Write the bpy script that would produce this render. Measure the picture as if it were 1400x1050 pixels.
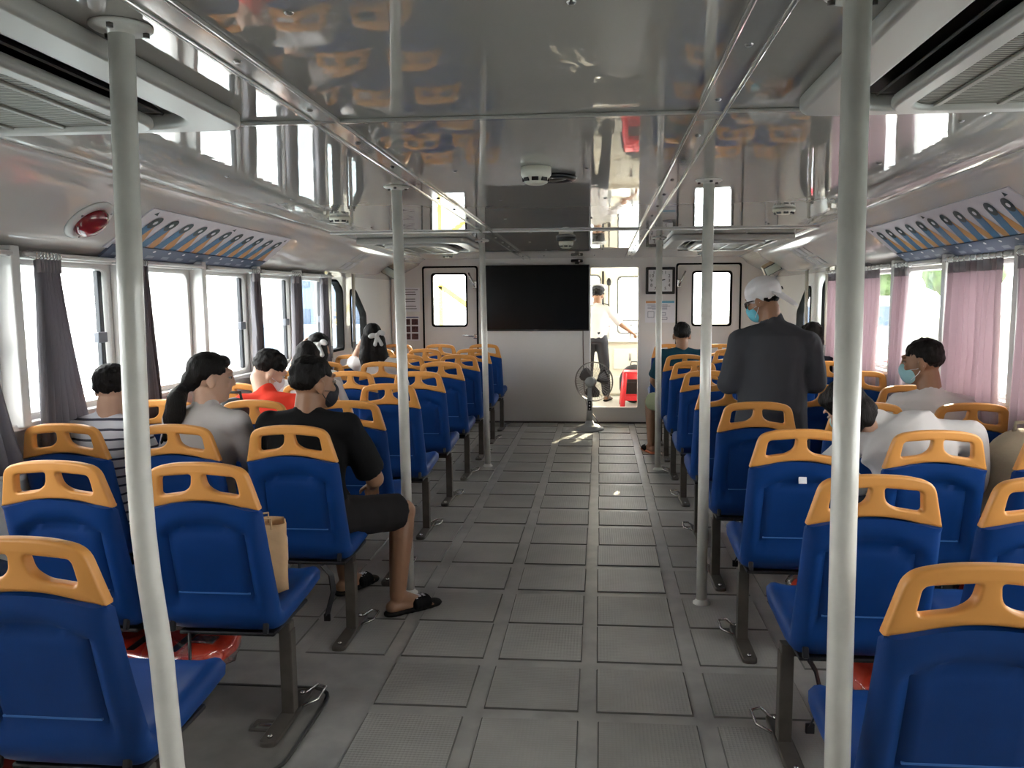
import bpy, bmesh, math, random
from mathutils import Vector, Matrix, noise
random.seed(7)
S = bpy.context.scene
for o in list(bpy.data.objects): bpy.data.objects.remove(o)
COL = S.collection
PI = math.pi
V = Vector

# ------------------------------------------------------------------ camera
FPX, PPX, PPY = 1090.0, 725.0, 525.0
cam = bpy.data.cameras.new('camera'); cam.sensor_width = 36; cam.sensor_fit = 'HORIZONTAL'
cam.lens = FPX*36/1400; cam.shift_x = (700-PPX)/1400; cam.clip_start = .05; cam.clip_end = 500
co = bpy.data.objects.new('camera', cam); COL.objects.link(co); S.camera = co
yaw = math.atan((820-PPX)/FPX); pit = math.atan(-120/math.hypot(FPX, 820-PPX)); roll = .006
fw = V((-math.sin(yaw)*math.cos(pit), math.cos(yaw)*math.cos(pit), math.sin(pit)))
rt = V((math.cos(yaw), math.sin(yaw), 0)); up = rt.cross(fw)
r2 = rt*math.cos(roll)-up*math.sin(roll); u2 = rt*math.sin(roll)+up*math.cos(roll)
co.matrix_world = Matrix(((r2.x,u2.x,-fw.x,0),(r2.y,u2.y,-fw.y,0),(r2.z,u2.z,-fw.z,1.6),(0,0,0,1)))

# ------------------------------------------------------------------ world, sun, exposure
w = bpy.data.worlds.new('sky'); S.world = w; w.use_nodes = True
bg = w.node_tree.nodes['Background']; bg.inputs[0].default_value = (1, .985, .96, 1); bg.inputs[1].default_value = 7.0
sun = bpy.data.lights.new('sun', 'SUN'); sun.energy = 10; sun.angle = .009; sun.color = (1, .86, .62)
so = bpy.data.objects.new('sun', sun); COL.objects.link(so); so.location = (3, 20, 9)
so.rotation_euler = V((-.30, -1, -.48)).to_track_quat('-Z', 'Y').to_euler()
vs = S.view_settings; vs.view_transform = 'Standard'; vs.look = 'None'; vs.gamma = 1; vs.exposure = 0.9
vs.use_curve_mapping = False

# ------------------------------------------------------------------ materials
MATS = {}
def mat(name, col=(.5,.5,.5), rough=.5, metal=0, bump=None, vary=0, vscale=4, coat=0, coatr=.05, spec=.5, trans=0, sheen=0, dark=None):
    """plain principled surface; bump = (scale, strength, distance); vary = colour mottling"""
    if name in MATS: return MATS[name]
    m = bpy.data.materials.new(name); m.use_nodes = True; nt = m.node_tree; N = nt.nodes; L = nt.links
    b = N['Principled BSDF']; b.inputs['Base Color'].default_value = (*col, 1); b.inputs['Roughness'].default_value = rough
    b.inputs['Metallic'].default_value = metal; b.inputs['Specular IOR Level'].default_value = spec
    b.inputs['Coat Weight'].default_value = coat; b.inputs['Coat Roughness'].default_value = coatr
    b.inputs['Sheen Weight'].default_value = sheen
    tc = N.new('ShaderNodeTexCoord')
    if vary:
        n = N.new('ShaderNodeTexNoise'); n.inputs['Scale'].default_value = vscale; n.inputs['Detail'].default_value = 5
        L.new(tc.outputs['Object'], n.inputs['Vector'])
        mx = N.new('ShaderNodeMix'); mx.data_type = 'RGBA'
        d = dark or tuple(c*(1-vary) for c in col)
        mx.inputs[6].default_value = (*[min(1, c*(1+vary*.5)) for c in col], 1); mx.inputs[7].default_value = (*d, 1)
        r = N.new('ShaderNodeMapRange'); r.inputs[1].default_value = .35; r.inputs[2].default_value = .7
        L.new(n.outputs['Fac'], r.inputs[0]); L.new(r.outputs[0], mx.inputs[0]); L.new(mx.outputs[2], b.inputs['Base Color'])
    if bump:
        n = N.new('ShaderNodeTexNoise'); n.inputs['Scale'].default_value = bump[0]; n.inputs['Detail'].default_value = 3
        L.new(tc.outputs['Object'], n.inputs['Vector'])
        bp = N.new('ShaderNodeBump'); bp.inputs['Strength'].default_value = bump[1]; bp.inputs['Distance'].default_value = bump[2]
        L.new(n.outputs['Fac'], bp.inputs['Height']); L.new(bp.outputs[0], b.inputs['Normal'])
        if coat: L.new(bp.outputs[0], b.inputs['Coat Normal'])
    MATS[name] = m
    return m
white = mat('white_gelcoat', (.78,.755,.73), .3, bump=(2.2,.25,.012), vary=.05, vscale=1.3, coat=.5)
cove_m = mat('cove_gelcoat', (.74,.705,.675), .13, bump=(1.6,.3,.012), vary=.05, vscale=1.5, coat=.6)
ceil_m = mat('glossy_ceiling_sheet', (.38,.355,.325), .018, bump=(2.6,.13,.010), vary=.04, vscale=.8, spec=.66)
trim_m = mat('trim_enamel', (.50,.485,.46), .12, metal=.35, coat=.6, bump=(4,.1,.004))
rib_m = mat('rib_enamel', (.80,.78,.76), .3, coat=.3)
pole_m = mat('pole_enamel', (.69,.67,.62), .32, vary=.12, vscale=9, coat=.3)
orange = mat('orange_plastic', (.70,.31,.075), .42, bump=(220,.08,.0006), vary=.06, vscale=6)
blue = mat('blue_plastic', (.003,.040,.185), .50, bump=(420,.25,.0008), vary=.1, vscale=5, spec=.28)
blackp = mat('black_plastic', (.012,.012,.014), .35)
rubber = mat('black_rubber', (.006,.006,.006), .85, spec=.12)
darksteel = mat('dark_painted_steel', (.075,.065,.055), .38, vary=.25, vscale=14)
steel = mat('polished_steel', (.62,.61,.6), .22, metal=1)
chrome = mat('screw_steel', (.32,.31,.3), .3, metal=1)
paper = mat('paper', (.83,.82,.86), .7)
floor_base = mat('grey_deck_paint', (.35,.335,.315), .30, bump=(55,.15,.001), vary=.2, vscale=7)
red_pl = mat('red_plastic', (.72,.02,.035), .35, coat=.3)
cream = mat('cream_enamel', (.85,.80,.68), .35)
grey_pl = mat('grey_plastic', (.33,.33,.32), .32, coat=.3)
ivory = mat('ivory_plastic', (.72,.70,.60), .4)
inkm = mat('black_ink', (.02,.02,.022), .6)
screen_m = mat('tv_screen', (.004,.005,.007), .16, spec=.35)

def tile_mat():
    m = bpy.data.materials.new('ribbed_rubber_tile'); m.use_nodes = True; N = m.node_tree.nodes; L = m.node_tree.links
    b = N['Principled BSDF']; tc = N.new('ShaderNodeTexCoord')
    n = N.new('ShaderNodeTexNoise'); n.inputs['Scale'].default_value = 3.2; n.inputs['Detail'].default_value = 6; L.new(tc.outputs['Object'], n.inputs['Vector'])
    oi = N.new('ShaderNodeObjectInfo')
    ad = N.new('ShaderNodeMath'); ad.operation = 'MULTIPLY_ADD'; ad.inputs[1].default_value = .35; L.new(oi.outputs['Random'], ad.inputs[0]); L.new(n.outputs['Fac'], ad.inputs[2])
    cr = N.new('ShaderNodeValToRGB'); cr.color_ramp.elements[0].position = .35; cr.color_ramp.elements[1].position = 1.0
    cr.color_ramp.elements[0].color = (.25,.238,.22,1); cr.color_ramp.elements[1].color = (.38,.365,.34,1)
    L.new(ad.outputs[0], cr.inputs[0]); L.new(cr.outputs[0], b.inputs['Base Color'])
    b.inputs['Roughness'].default_value = .38
    v = N.new('ShaderNodeTexVoronoi'); v.inputs['Scale'].default_value = 70; v.inputs['Randomness'].default_value = .0; L.new(tc.outputs['Object'], v.inputs['Vector'])
    bp = N.new('ShaderNodeBump'); bp.inputs['Strength'].default_value = .9; bp.inputs['Distance'].default_value = .003; L.new(v.outputs['Distance'], bp.inputs['Height']); L.new(bp.outputs[0], b.inputs['Normal'])
    return m
tile_m = tile_mat()
def glass_mat(name, tint=(.96,.98,.98), rough=0.0, mixb=.0):
    m = bpy.data.materials.new(name); m.use_nodes = True; N = m.node_tree.nodes; L = m.node_tree.links
    for n in list(N): N.remove(n)
    o = N.new('ShaderNodeOutputMaterial'); t = N.new('ShaderNodeBsdfTransparent'); t.inputs[0].default_value = (*tint, 1)
    g = N.new('ShaderNodeBsdfGlossy'); g.inputs['Roughness'].default_value = max(rough, .01); lw = N.new('ShaderNodeLayerWeight'); lw.inputs[0].default_value = .5
    pw = N.new('ShaderNodeMath'); pw.operation = 'POWER'; pw.inputs[1].default_value = 5; L.new(lw.outputs['Facing'], pw.inputs[0]); f = N.new('ShaderNodeMath'); f.operation = 'MULTIPLY_ADD'; f.inputs[1].default_value = .9; f.inputs[2].default_value = .04+mixb; L.new(pw.outputs[0], f.inputs[0])
    mx = N.new('ShaderNodeMixShader'); L.new(f.outputs[0], mx.inputs[0]); L.new(t.outputs[0], mx.inputs[1]); L.new(g.outputs[0], mx.inputs[2]); L.new(mx.outputs[0], o.inputs[0])
    return m
glass = glass_mat('window_glass')
film = glass_mat('clear_plastic_film', (.9,.88,.88), .08, .16)
def curtain_mat(name, col, tr):
    m = bpy.data.materials.new(name); m.use_nodes = True; N = m.node_tree.nodes; L = m.node_tree.links
    for n in list(N): N.remove(n)
    o = N.new('ShaderNodeOutputMaterial'); d = N.new('ShaderNodeBsdfDiffuse'); d.inputs[0].default_value = (*col, 1)
    t = N.new('ShaderNodeBsdfTranslucent'); t.inputs[0].default_value = (*tr, 1)
    a = N.new('ShaderNodeMixShader'); a.inputs[0].default_value = .45; L.new(d.outputs[0], a.inputs[1]); L.new(t.outputs[0], a.inputs[2]); L.new(a.outputs[0], o.inputs[0])
    return m
cur_grey = curtain_mat('grey_curtain_cloth', (.30,.285,.31), (.26,.24,.265))
cur_backlit = curtain_mat('backlit_curtain_cloth', (.52,.45,.48), (.66,.53,.56))  # paler, pinker curtain cloth; the backlight is put into its colour
def grille_mat():
    m = bpy.data.materials.new('ac_grille'); m.use_nodes = True; N = m.node_tree.nodes; L = m.node_tree.links
    b = N['Principled BSDF']; tc = N.new('ShaderNodeTexCoord')
    wv = N.new('ShaderNodeTexWave'); wv.wave_type = 'BANDS'; wv.bands_direction = 'Y'; wv.inputs['Scale'].default_value = 22; L.new(tc.outputs['Object'], wv.inputs['Vector'])
    cr = N.new('ShaderNodeValToRGB'); cr.color_ramp.elements[0].color = (.06,.056,.046,1); cr.color_ramp.elements[1].color = (.30,.285,.24,1); cr.color_ramp.elements[0].position = .1; cr.color_ramp.elements[1].position = .6
    L.new(wv.outputs['Fac'], cr.inputs[0]); L.new(cr.outputs[0], b.inputs['Base Color']); b.inputs['Roughness'].default_value = .5
    bp = N.new('ShaderNodeBump'); bp.inputs['Strength'].default_value = .8; bp.inputs['Distance'].default_value = .006; L.new(wv.outputs['Fac'], bp.inputs['Height']); L.new(bp.outputs[0], b.inputs['Normal'])
    return m
grille_m = grille_mat()

# ------------------------------------------------------------------ mesh helpers
ORD = ['first','second','third','fourth','fifth','sixth','seventh','eighth','ninth','tenth']
def link(o, parent=None):
    COL.objects.link(o)
    if parent is not None: o.parent = parent
    return o
def tag(o, label=None, cat=None, group=None, kind=None):
    if label: o['label'] = label
    if cat: o['category'] = cat
    if group: o['group'] = group
    if kind: o['kind'] = kind
    return o
def thing(name, label, cat, loc=(0,0,0), rz=0, group=None):
    o = bpy.data.objects.new(name, None); o.empty_display_size = .1; link(o); o.location = loc; o.rotation_euler = (0,0,rz)
    return tag(o, label, cat, group)
def finish(bm, name, m, parent=None, smooth=False, loc=None, recalc=True):
    if recalc: bmesh.ops.recalc_face_normals(bm, faces=bm.faces)
    me = bpy.data.meshes.new(name); bm.to_mesh(me); bm.free()
    return from_mesh(me, name, m, parent, smooth, loc)
def from_mesh(me, name, m, parent=None, smooth=False, loc=None):
    for x in (m if isinstance(m, (list, tuple)) else [m]):
        if x: me.materials.append(x)
    if smooth:
        for p in me.polygons: p.use_smooth = True
    o = bpy.data.objects.new(name, me); link(o, parent)
    if loc is not None: o.location = loc
    return o
def box(bm, c, s, rot=None, bev=0):
    r = bmesh.ops.create_cube(bm, size=1); vs_ = r['verts']
    for v in vs_: v.co = V((v.co.x*s[0], v.co.y*s[1], v.co.z*s[2]))
    if bev:
        es = list({e for v in vs_ for e in v.link_edges})
        rr = bmesh.ops.bevel(bm, geom=es, offset=bev, segments=2, affect='EDGES', profile=.5)
        vs_ = list({v for f in rr['faces'] for v in f.verts} | {v for v in vs_ if v.is_valid})
    for v in vs_:
        p = v.co.copy()
        if rot is not None: p = rot @ p
        v.co = p+V(c)
    return vs_
def boxobj(name, c, s, m, parent=None, rot=None, bev=0, smooth=False):
    bm = bmesh.new(); box(bm, c, s, rot, bev); return finish(bm, name, m, parent, smooth)
def frame_from(d):
    d = V(d).normalized(); a = V((0,0,1)) if abs(d.z) < .9 else V((1,0,0))
    x = d.cross(a).normalized(); y = d.cross(x).normalized()
    return x, y, d
def tube(bm, pts, r, n=10, closed=False, caps=True):
    pts = [V(p) for p in pts]; rings = []; k = len(pts)
    rs = r if isinstance(r, (list, tuple)) else [r]*k
    px = None
    for i, p in enumerate(pts):
        if closed: d = pts[(i+1) % k]-pts[i-1]
        else: d = pts[min(i+1, k-1)]-pts[max(i-1, 0)]
        if d.length < 1e-9: d = V((0,0,1))
        d.normalize()
        if px is None: x, y, _ = frame_from(d)
        else:
            x = (px-d*px.dot(d))
            x = x.normalized() if x.length > 1e-6 else frame_from(d)[0]
            y = d.cross(x)
        px = x
        rings.append([bm.verts.new(p+(x*math.cos(2*PI*j/n)+y*math.sin(2*PI*j/n))*rs[i]) for j in range(n)])
    m = k if closed else k-1
    for i in range(m):
        a, b = rings[i], rings[(i+1) % k]
        for j in range(n): bm.faces.new((a[j], a[(j+1) % n], b[(j+1) % n], b[j]))
    if caps and not closed:
        bm.faces.new(rings[0][::-1]); bm.faces.new(rings[-1])
def tubeobj(name, pts, r, m, parent=None, n=10, closed=False):
    bm = bmesh.new(); tube(bm, pts, r, n, closed); return finish(bm, name, m, parent, True)
def lathe(bm, prof, n=24, c=(0,0,0), axis='Z', rot=None):
    rings = []
    for (r, z) in prof:
        ring = []
        for j in range(n):
            a = 2*PI*j/n; p = V((r*math.cos(a), r*math.sin(a), z))
            if rot is not None: p = rot @ p
            ring.append(bm.verts.new(p+V(c)))
        rings.append(ring)
    for a, b in zip(rings[:-1], rings[1:]):
        for j in range(n): bm.faces.new((a[j], a[(j+1) % n], b[(j+1) % n], b[j]))
    if prof[0][0] > 1e-6: bm.faces.new(rings[0][::-1])
    if prof[-1][0] > 1e-6: bm.faces.new(rings[-1])
    bmesh.ops.remove_doubles(bm, verts=bm.verts, dist=1e-6)
def latheobj(name, prof, m, parent=None, c=(0,0,0), rot=None, n=24, smooth=True):
    bm = bmesh.new(); lathe(bm, prof, n, c, rot=rot); return finish(bm, name, m, parent, smooth)
def rpoly(pts, rad, seg=5):
    """polygon with rounded corners; rad one number or one for each corner"""
    out = []; n = len(pts)
    for i in range(n):
        p, a, b = V((*pts[i], 0)), V((*pts[i-1], 0)), V((*pts[(i+1) % n], 0))
        r = rad[i] if isinstance(rad, (list, tuple)) else rad
        u, v = (a-p), (b-p); r = min(r, u.length*.45, v.length*.45); u.normalize(); v.normalize()
        if r < 1e-5: out.append((p.x, p.y)); continue
        for k in range(seg+1):
            t = k/seg; q = (p+u*r)*(1-t)**2+p*2*t*(1-t)+(p+v*r)*t*t
            out.append((q.x, q.y))
    return out
def rrect(x0, y0, x1, y1, r, seg=5): return rpoly([(x0,y0),(x1,y0),(x1,y1),(x0,y1)], r, seg)
def plate(outline, holes, thick, fn, bevel=0, res=2):
    """flat sheet with holes, thickness and rounded edges; fn maps (u, v, t) to a point"""
    c = bpy.data.curves.new('c', 'CURVE'); c.dimensions = '2D'; c.fill_mode = 'BOTH'; c.extrude = max(thick/2-bevel, 1e-5)
    c.bevel_depth = bevel; c.bevel_resolution = res
    if bevel: c.offset = -bevel
    for lp in [outline]+list(holes):
        s = c.splines.new('POLY'); s.points.add(len(lp)-1); s.use_cyclic_u = True
        for i, (x, y) in enumerate(lp): s.points[i].co = (x, y, 0, 1)
    o = bpy.data.objects.new('c', c); COL.objects.link(o)
    dg = bpy.context.evaluated_depsgraph_get(); dg.update()
    me = bpy.data.meshes.new_from_object(o.evaluated_get(dg)); bpy.data.objects.remove(o); bpy.data.curves.remove(c)
    me.materials.clear()
    bm = bmesh.new(); bm.from_mesh(me); bmesh.ops.remove_doubles(bm, verts=bm.verts, dist=1e-5)
    for v in bm.verts: v.co = V(fn(v.co.x, v.co.y, v.co.z))
    bmesh.ops.recalc_face_normals(bm, faces=bm.faces); bm.to_mesh(me); bm.free()
    return me
def flat(name, pts, m, parent=None, flip=False):
    bm = bmesh.new(); vs_ = [bm.verts.new(p) for p in pts]; bm.faces.new(vs_[::-1] if flip else vs_); return finish(bm, name, m, parent, recalc=False)
def textobj(name, txt, size, m, parent, M, align='CENTER', ext=.0006):
    c = bpy.data.curves.new('t', 'FONT'); c.body = txt; c.size = size; c.align_x = align; c.align_y = 'CENTER'; c.extrude = ext; c.resolution_u = 2
    o = bpy.data.objects.new('t', c); COL.objects.link(o); dg = bpy.context.evaluated_depsgraph_get(); dg.update()
    me = bpy.data.meshes.new_from_object(o.evaluated_get(dg)); bpy.data.objects.remove(o); bpy.data.curves.remove(c)
    me.materials.clear(); me.transform(M); me.name = name
    return from_mesh(me, name, m, parent)
def copy_thing(root, loc, rz=None):
    r = root.copy(); COL.objects.link(r); r.location = loc
    if rz is not None: r.rotation_euler = (0,0,rz)
    for ch in root.children:
        c = ch.copy(); COL.objects.link(c); c.parent = r
        for g in ch.children:
            d = g.copy(); COL.objects.link(d); d.parent = c
    return r

# ------------------------------------------------------------------ the cabin shell
XL, XR, YB, YF = -2.62, 2.12, -2.6, 10.0
CX = -.27
def zc(y): return 2.23-.0158*y                     # the ceiling falls slightly towards the bulkhead
fl = boxobj('floor', ((XL+XR)/2, (YB+YF)/2, -.05), (XR-XL+.3, YF-YB+.3, .1), floor_base)
tag(fl, 'grey painted deck floor laid with ribbed rubber tiles', kind='structure')
# rubber tiles, each one a piece
gx = [-2.24, -1.80, -1.36, -.922, -.478, -.039, .402, .845, 1.288, 1.73]
hatches = [(-2.00,-1.07,2.42,3.04), (.86,1.68,2.36,3.0)]
tile_meshes = {}
def tile_mesh(wx, wy):
    k = (round(wx, 3), round(wy, 3))
    if k not in tile_meshes:
        bm = bmesh.new(); box(bm, (0,0,.003), (wx, wy, .006))
        for v in bm.verts:
            if v.co.z > 0: v.co.x *= 1-.0045/wx*2; v.co.y *= 1-.0045/wy*2
        bmesh.ops.recalc_face_normals(bm, faces=bm.faces); me = bpy.data.meshes.new('tile'); bm.to_mesh(me); bm.free(); me.materials.append(tile_m); me.materials.append(mat('tile_edge', (.11,.105,.096), .6)); tile_meshes[k] = me
        for p_ in me.polygons: p_.material_index = 0 if abs(p_.normal.z) > .9 else 1
    return tile_meshes[k]
for j in range(21):
    y0 = 1.205+.4235*j; y1 = y0+.4235
    if y1 > YF-.02: y1 = YF-.01
    for i in range(len(gx)-1):
        x0, x1 = gx[i]+.035, gx[i+1]-.035
        gapn = .034 if j % 3 else .008; gapf = .034 if (j+1) % 3 else .008
        a, b = y0+gapn, y1-gapf
        if b-a < .08: continue
        if any(x1 > h[0]-.02 and x0 < h[1]+.02 and b > h[2]-.02 and a < h[3]+.02 for h in hatches): continue
        t = bpy.data.objects.new('tile', tile_mesh(x1-x0, round(b-a, 2))); link(t, fl); t.location = ((x0+x1)/2+random.uniform(-.004,.004), (a+b)/2, 0); t.rotation_euler[2] = random.uniform(-.006,.006)
# deck hatches under the seats
for k, h in enumerate(hatches):
    r = thing('deck_hatch', ['round-cornered deck hatch with recessed latch under the seats by the kraft paper bag', 'round-cornered deck hatch with recessed latch under the seats holding the sleeping passenger'][k], 'hatch', ((h[0]+h[1])/2, (h[2]+h[3])/2, 0), group='floor hatches')
    hx, hy = (h[1]-h[0])/2, (h[3]-h[2])/2
    from_mesh(plate(rrect(-hx+.015,-hy+.015,hx-.015,hy-.015,.11), [], .006, lambda u,v,t: (u,v,.004+t), .001), 'hatch_cover', mat('hatch_paint', (.19,.18,.165), .42, vary=.2, vscale=6), r)
    from_mesh(plate(rrect(-hx,-hy,hx,hy,.12), [rrect(-hx+.013,-hy+.013,hx-.013,hy-.013,.108)], .010, lambda u,v,t: (u,v,.006+t), .002), 'hatch_rim', mat('hatch_rim_steel', (.10,.10,.095), .35, metal=.5), r)
    lx = hx-.17 if k == 0 else -hx+.17
    la = from_mesh(plate(rrect(lx-.05,-.04,lx+.05,.04,.012), [rrect(lx-.035,-.025,lx+.035,.025,.01)], .008, lambda u,v,t: (u,v,.0095+t), .002), 'latch', darksteel, r)
    boxobj('latch_ring', (lx,0,.012), (.05,.014,.006), steel, la, bev=.002)

def wall_side(name, X, s, label):
    """s = +1: the inside of the cabin lies towards +x"""
    holes = []
    wins = []
    for k in range(-5, 6):
        y0 = 3.33+.835*(k-1)-.02 if False else 3.30+.835*(k-1)
        wins.append((y0+.06, y0+.775))
    # the last regular one ends near 7.5; two dark-framed windows follow
    wins = [w_ for w_ in wins if w_[0] > 0 and w_[1] < 7.5]
    lps = [rrect(a, 1.07, b, 1.765, .07) for a, b in wins]
    far1 = rpoly([(7.58,1.075),(8.00,1.075),(8.00,1.68),(7.84,1.77),(7.58,1.77)], [.05,.05,.05,.05,.05])
    far2 = rpoly([(8.26,1.075),(8.80,1.075),(8.80,1.42),(8.44,1.68),(8.26,1.68)], [.05,.05,.05,.05,.05])
    if s < 0: far1 = [(p[0]-.14, p[1]) for p in far1]; far2 = [(p[0]+.03, p[1]) for p in far2]
    lps += [far1, far2]
    o = from_mesh(plate(rpoly([(YB,0),(YF+.06,0),(YF+.06,1.82),(YB,1.82)], 0), lps, .06, lambda u,v,t: (X-s*(.03+t), u, v)), name, white)
    tag(o, label, kind='structure')
    return o, wins, [far1, far2]
wl, winsL, farL = wall_side('wall_left', XL, 1, 'white side wall below the red dome lamp')
wr, winsR, farR = wall_side('wall_right', XR, -1, 'white side wall with mauve curtains')
# ribs between windows and the sill ledge, pieces of the side walls
for wo, X, s in ((wl, XL, 1), (wr, XR, -1)):
    for k in range(-5, 6):
        y = 3.30+.835*(k-1)
        if y < YB: continue
        boxobj('rib', (X+s*.045, y, 1.435), (.09, .055, .80), rib_m, wo, bev=.006)
    boxobj('sill_ledge', (X+s*.03, (YB+7.5)/2, 1.035), (.06, 7.5-YB, .03), rib_m, wo, bev=.006)
    boxobj('head_rail', (X+s*.02, (YB+7.5)/2, 1.80), (.04, 7.5-YB, .035), rib_m, wo, bev=.006)
    boxobj('lower_rail', (X+s*.012, (YB+YF)/2, .80), (.024, YF-YB, .03), rib_m, wo, bev=.004)
# window units
nw = 0
def window(side, X, s, lp, dark, slide, lab):
    global nw; nw += 1
    ys = [p[0] for p in lp]; zs = [p[1] for p in lp]
    r = thing('window_%d' % nw, lab, None, (X, (min(ys)+max(ys))/2, 1.07)); r['kind'] = 'structure'
    cy, cz = (min(ys)+max(ys))/2, 1.07
    fn = lambda u, v, t: (-s*(.03+t), u-cy, v-cz)
    def inset(lp, d):
        c = V((sum(ys)/len(ys), sum(zs)/len(zs))); wx = (max(ys)-min(ys))/2; hz = (max(zs)-min(zs))/2
        mx_, mz_ = (max(ys)+min(ys))/2, (max(zs)+min(zs))/2
        return [(mx_+(p[0]-mx_)*(1-d/wx), mz_+(p[1]-mz_)*(1-d/hz)) for p in lp]
    fm = rubber if dark else rib_m
    from_mesh(plate(inset(lp, -.012 if dark else -.004), [inset(lp, .016 if dark else .010)], .075, fn, .004), 'window_frame', fm, r)
    from_mesh(plate(inset(lp, .004), [], .006, fn), 'pane', glass, r)
    if slide:
        a, b = min(ys), max(ys)
        sb = boxobj('sash_bar', (-s*.022, b-.045-cy, .3475), (.026, .035, .66), mat('dark_sash', (.035,.04,.05), .35), r, bev=.003)
        boxobj('sash_latch', (s*.004, b-.085-cy, .33), (.03, .075, .055), mat('latch_grey', (.13,.14,.17), .35), sb, bev=.005)
    return r
for i, (a, b) in enumerate(winsL): window('left', XL, 1, rrect(a,1.07,b,1.765,.07), False, i != 5, 'round-cornered sliding window in the wall below the red dome lamp')
for lp in farL: window('left', XL, 1, lp, True, False, 'black-gasketed angular window in the wall nearest the bow, lamp side')
for i, (a, b) in enumerate(winsR): window('right', XR, -1, rrect(a,1.07,b,1.765,.07), False, i % 2 == 1, 'round-cornered window in the wall with mauve curtains')
for lp in farR: window('right', XR, -1, lp, True, False, 'black-gasketed angular window in the wall nearest the bow, mauve curtain side')

# coves: sloping panels between wall and ceiling
XC = .40
def cove_pt(side, t, y):
    """t = 0 at the wall head, 1 at the ceiling edge"""
    X = XL if side < 0 else XR; s = 1 if side < 0 else -1
    p0 = V((0, 1.815)); p1 = V((XC*.86, zc(y)-.075)); p2 = V((XC*1.08, zc(y)-.004))
    if t < .8: q = p0.lerp(p1, t/.8)
    else:
        u = (t-.8)/.2; c = V((XC*.95, zc(y)-.018)); q = p1*(1-u)**2+c*2*u*(1-u)+p2*u*u
    return V((X+s*q.x, y, q.y))
SOFF = {-1: -1, 1: -1}
for side, nm, lab in ((-1, 'wall_cove_left', 'sloping white cove panel carrying the red dome lamp'), (1, 'wall_cove_right', 'sloping white cove panel above the mauve curtains')):
    bm = bmesh.new(); ys = [YB+(YF-YB)*i/12 for i in range(13)]; ts = [0,.2,.4,.6,.8,.85,.9,.95,1]
    g = [[bm.verts.new(cove_pt(side, t, y)) for t in ts] for y in ys]
    for i in range(12):
        for j in range(len(ts)-1):
            q = (g[i][j], g[i+1][j], g[i+1][j+1], g[i][j+1]); f_ = bm.faces.new(q); f_.normal_update()
            if f_.normal.z > 0: f_.normal_flip()
    o = finish(bm, nm, cove_m, None, True, recalc=False); tag(o, lab, kind='structure')
    sm = o.modifiers.new('thick', 'SOLIDIFY'); sm.thickness = .02; sm.offset = SOFF[side]

# ceiling sheets and trims
def ceil_strip(name, x0, x1, lab):
    bm = bmesh.new(); ys = [YB+(YF+.05-YB)*i/16 for i in range(17)]
    g = [[bm.verts.new((x, y, zc(y)+dz)) for x, dz in ((x0,0),(x1,0),(x1,.06),(x0,.06))] for y in ys]
    for a, b in zip(g[:-1], g[1:]):
        for j in range(4): bm.faces.new((a[j], a[(j+1) % 4], b[(j+1) % 4], b[j]))
    bm.faces.new(g[0][::-1]); bm.faces.new(g[-1]); return tag(finish(bm, name, ceil_m), lab, kind='structure')
TL, TR = -.905, .350
ceil = ceil_strip('ceiling', XL+XC*.9, XR-XC*.9, 'glossy grey ceiling sheet reflecting the seats')
def slope_box(name, x0, x1, y0, y1, h, m, dz=0, parent=None, bev=.004):
    bm = bmesh.new(); vs_ = box(bm, ((x0+x1)/2, (y0+y1)/2, 0), (x1-x0, y1-y0, h), bev=bev)
    for v in bm.verts: v.co.z += zc(v.co.y)-h/2+dz
    return finish(bm, name, m, parent)
for k, x in enumerate((TL, TR)):
    t = slope_box('trim_%d' % (k+1), x-.042, x+.042, YB, YF, .008, trim_m); tag(t, 'long grey ceiling trim channel beside the centre panel, %s' % ('on the lamp side' if k == 0 else 'on the clock side'), kind='structure')
    for e in (-.042, .042): slope_box('trim_lip', x+e-.006, x+e+.006, YB, YF, .016, trim_m, parent=t)
for k, y in enumerate((2.66, 6.45)):
    t = slope_box('trim_%d' % (k+3), XL+XC*1.05, XR-XC*1.05, y-.013, y+.013, .014, rib_m if k else trim_m, bev=.006); tag(t, 'narrow cross trim batten on the ceiling, %s' % ('by the round white detector' if k == 0 else 'by the far air conditioners'), kind='structure')
sm_ = bpy.data.meshes.new('screw'); bm = bmesh.new(); lathe(bm, [(0,-.006),(.006,-.0055),(.010,-.002),(.011,.0)], 10); bm.to_mesh(sm_); bm.free(); sm_.materials.append(chrome)
def screw(x, y):
    o = bpy.data.objects.new('screw', sm_); link(o, ceil); o.location = (x, y, zc(y))
for i in range(17):
    for x in (TL, TR):
        o = bpy.data.objects.new('screw', sm_); link(o, ceil); y = 1.5+.5*i; o.location = (x, y, zc(y)-.008)
for i in range(9):
    for x in (-.62, -.02): screw(x+(.05 if i % 2 else -.04), 1.72+.98*i)
    for x in (-1.75, 1.22): screw(x, 2.9+.8*i)
for i in range(6):
    for y in (2.70, 6.49): screw(-2.0+.68*i, y)

# back wall behind the camera
tag(boxobj('wall_back', (CX, YB-.05, 1.15), (XR-XL+.2, .1, 2.5), mat('dull_back_panel', (.30,.285,.27), .5)), 'dull panelled wall closing the cabin behind the seats', kind='structure')
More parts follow.
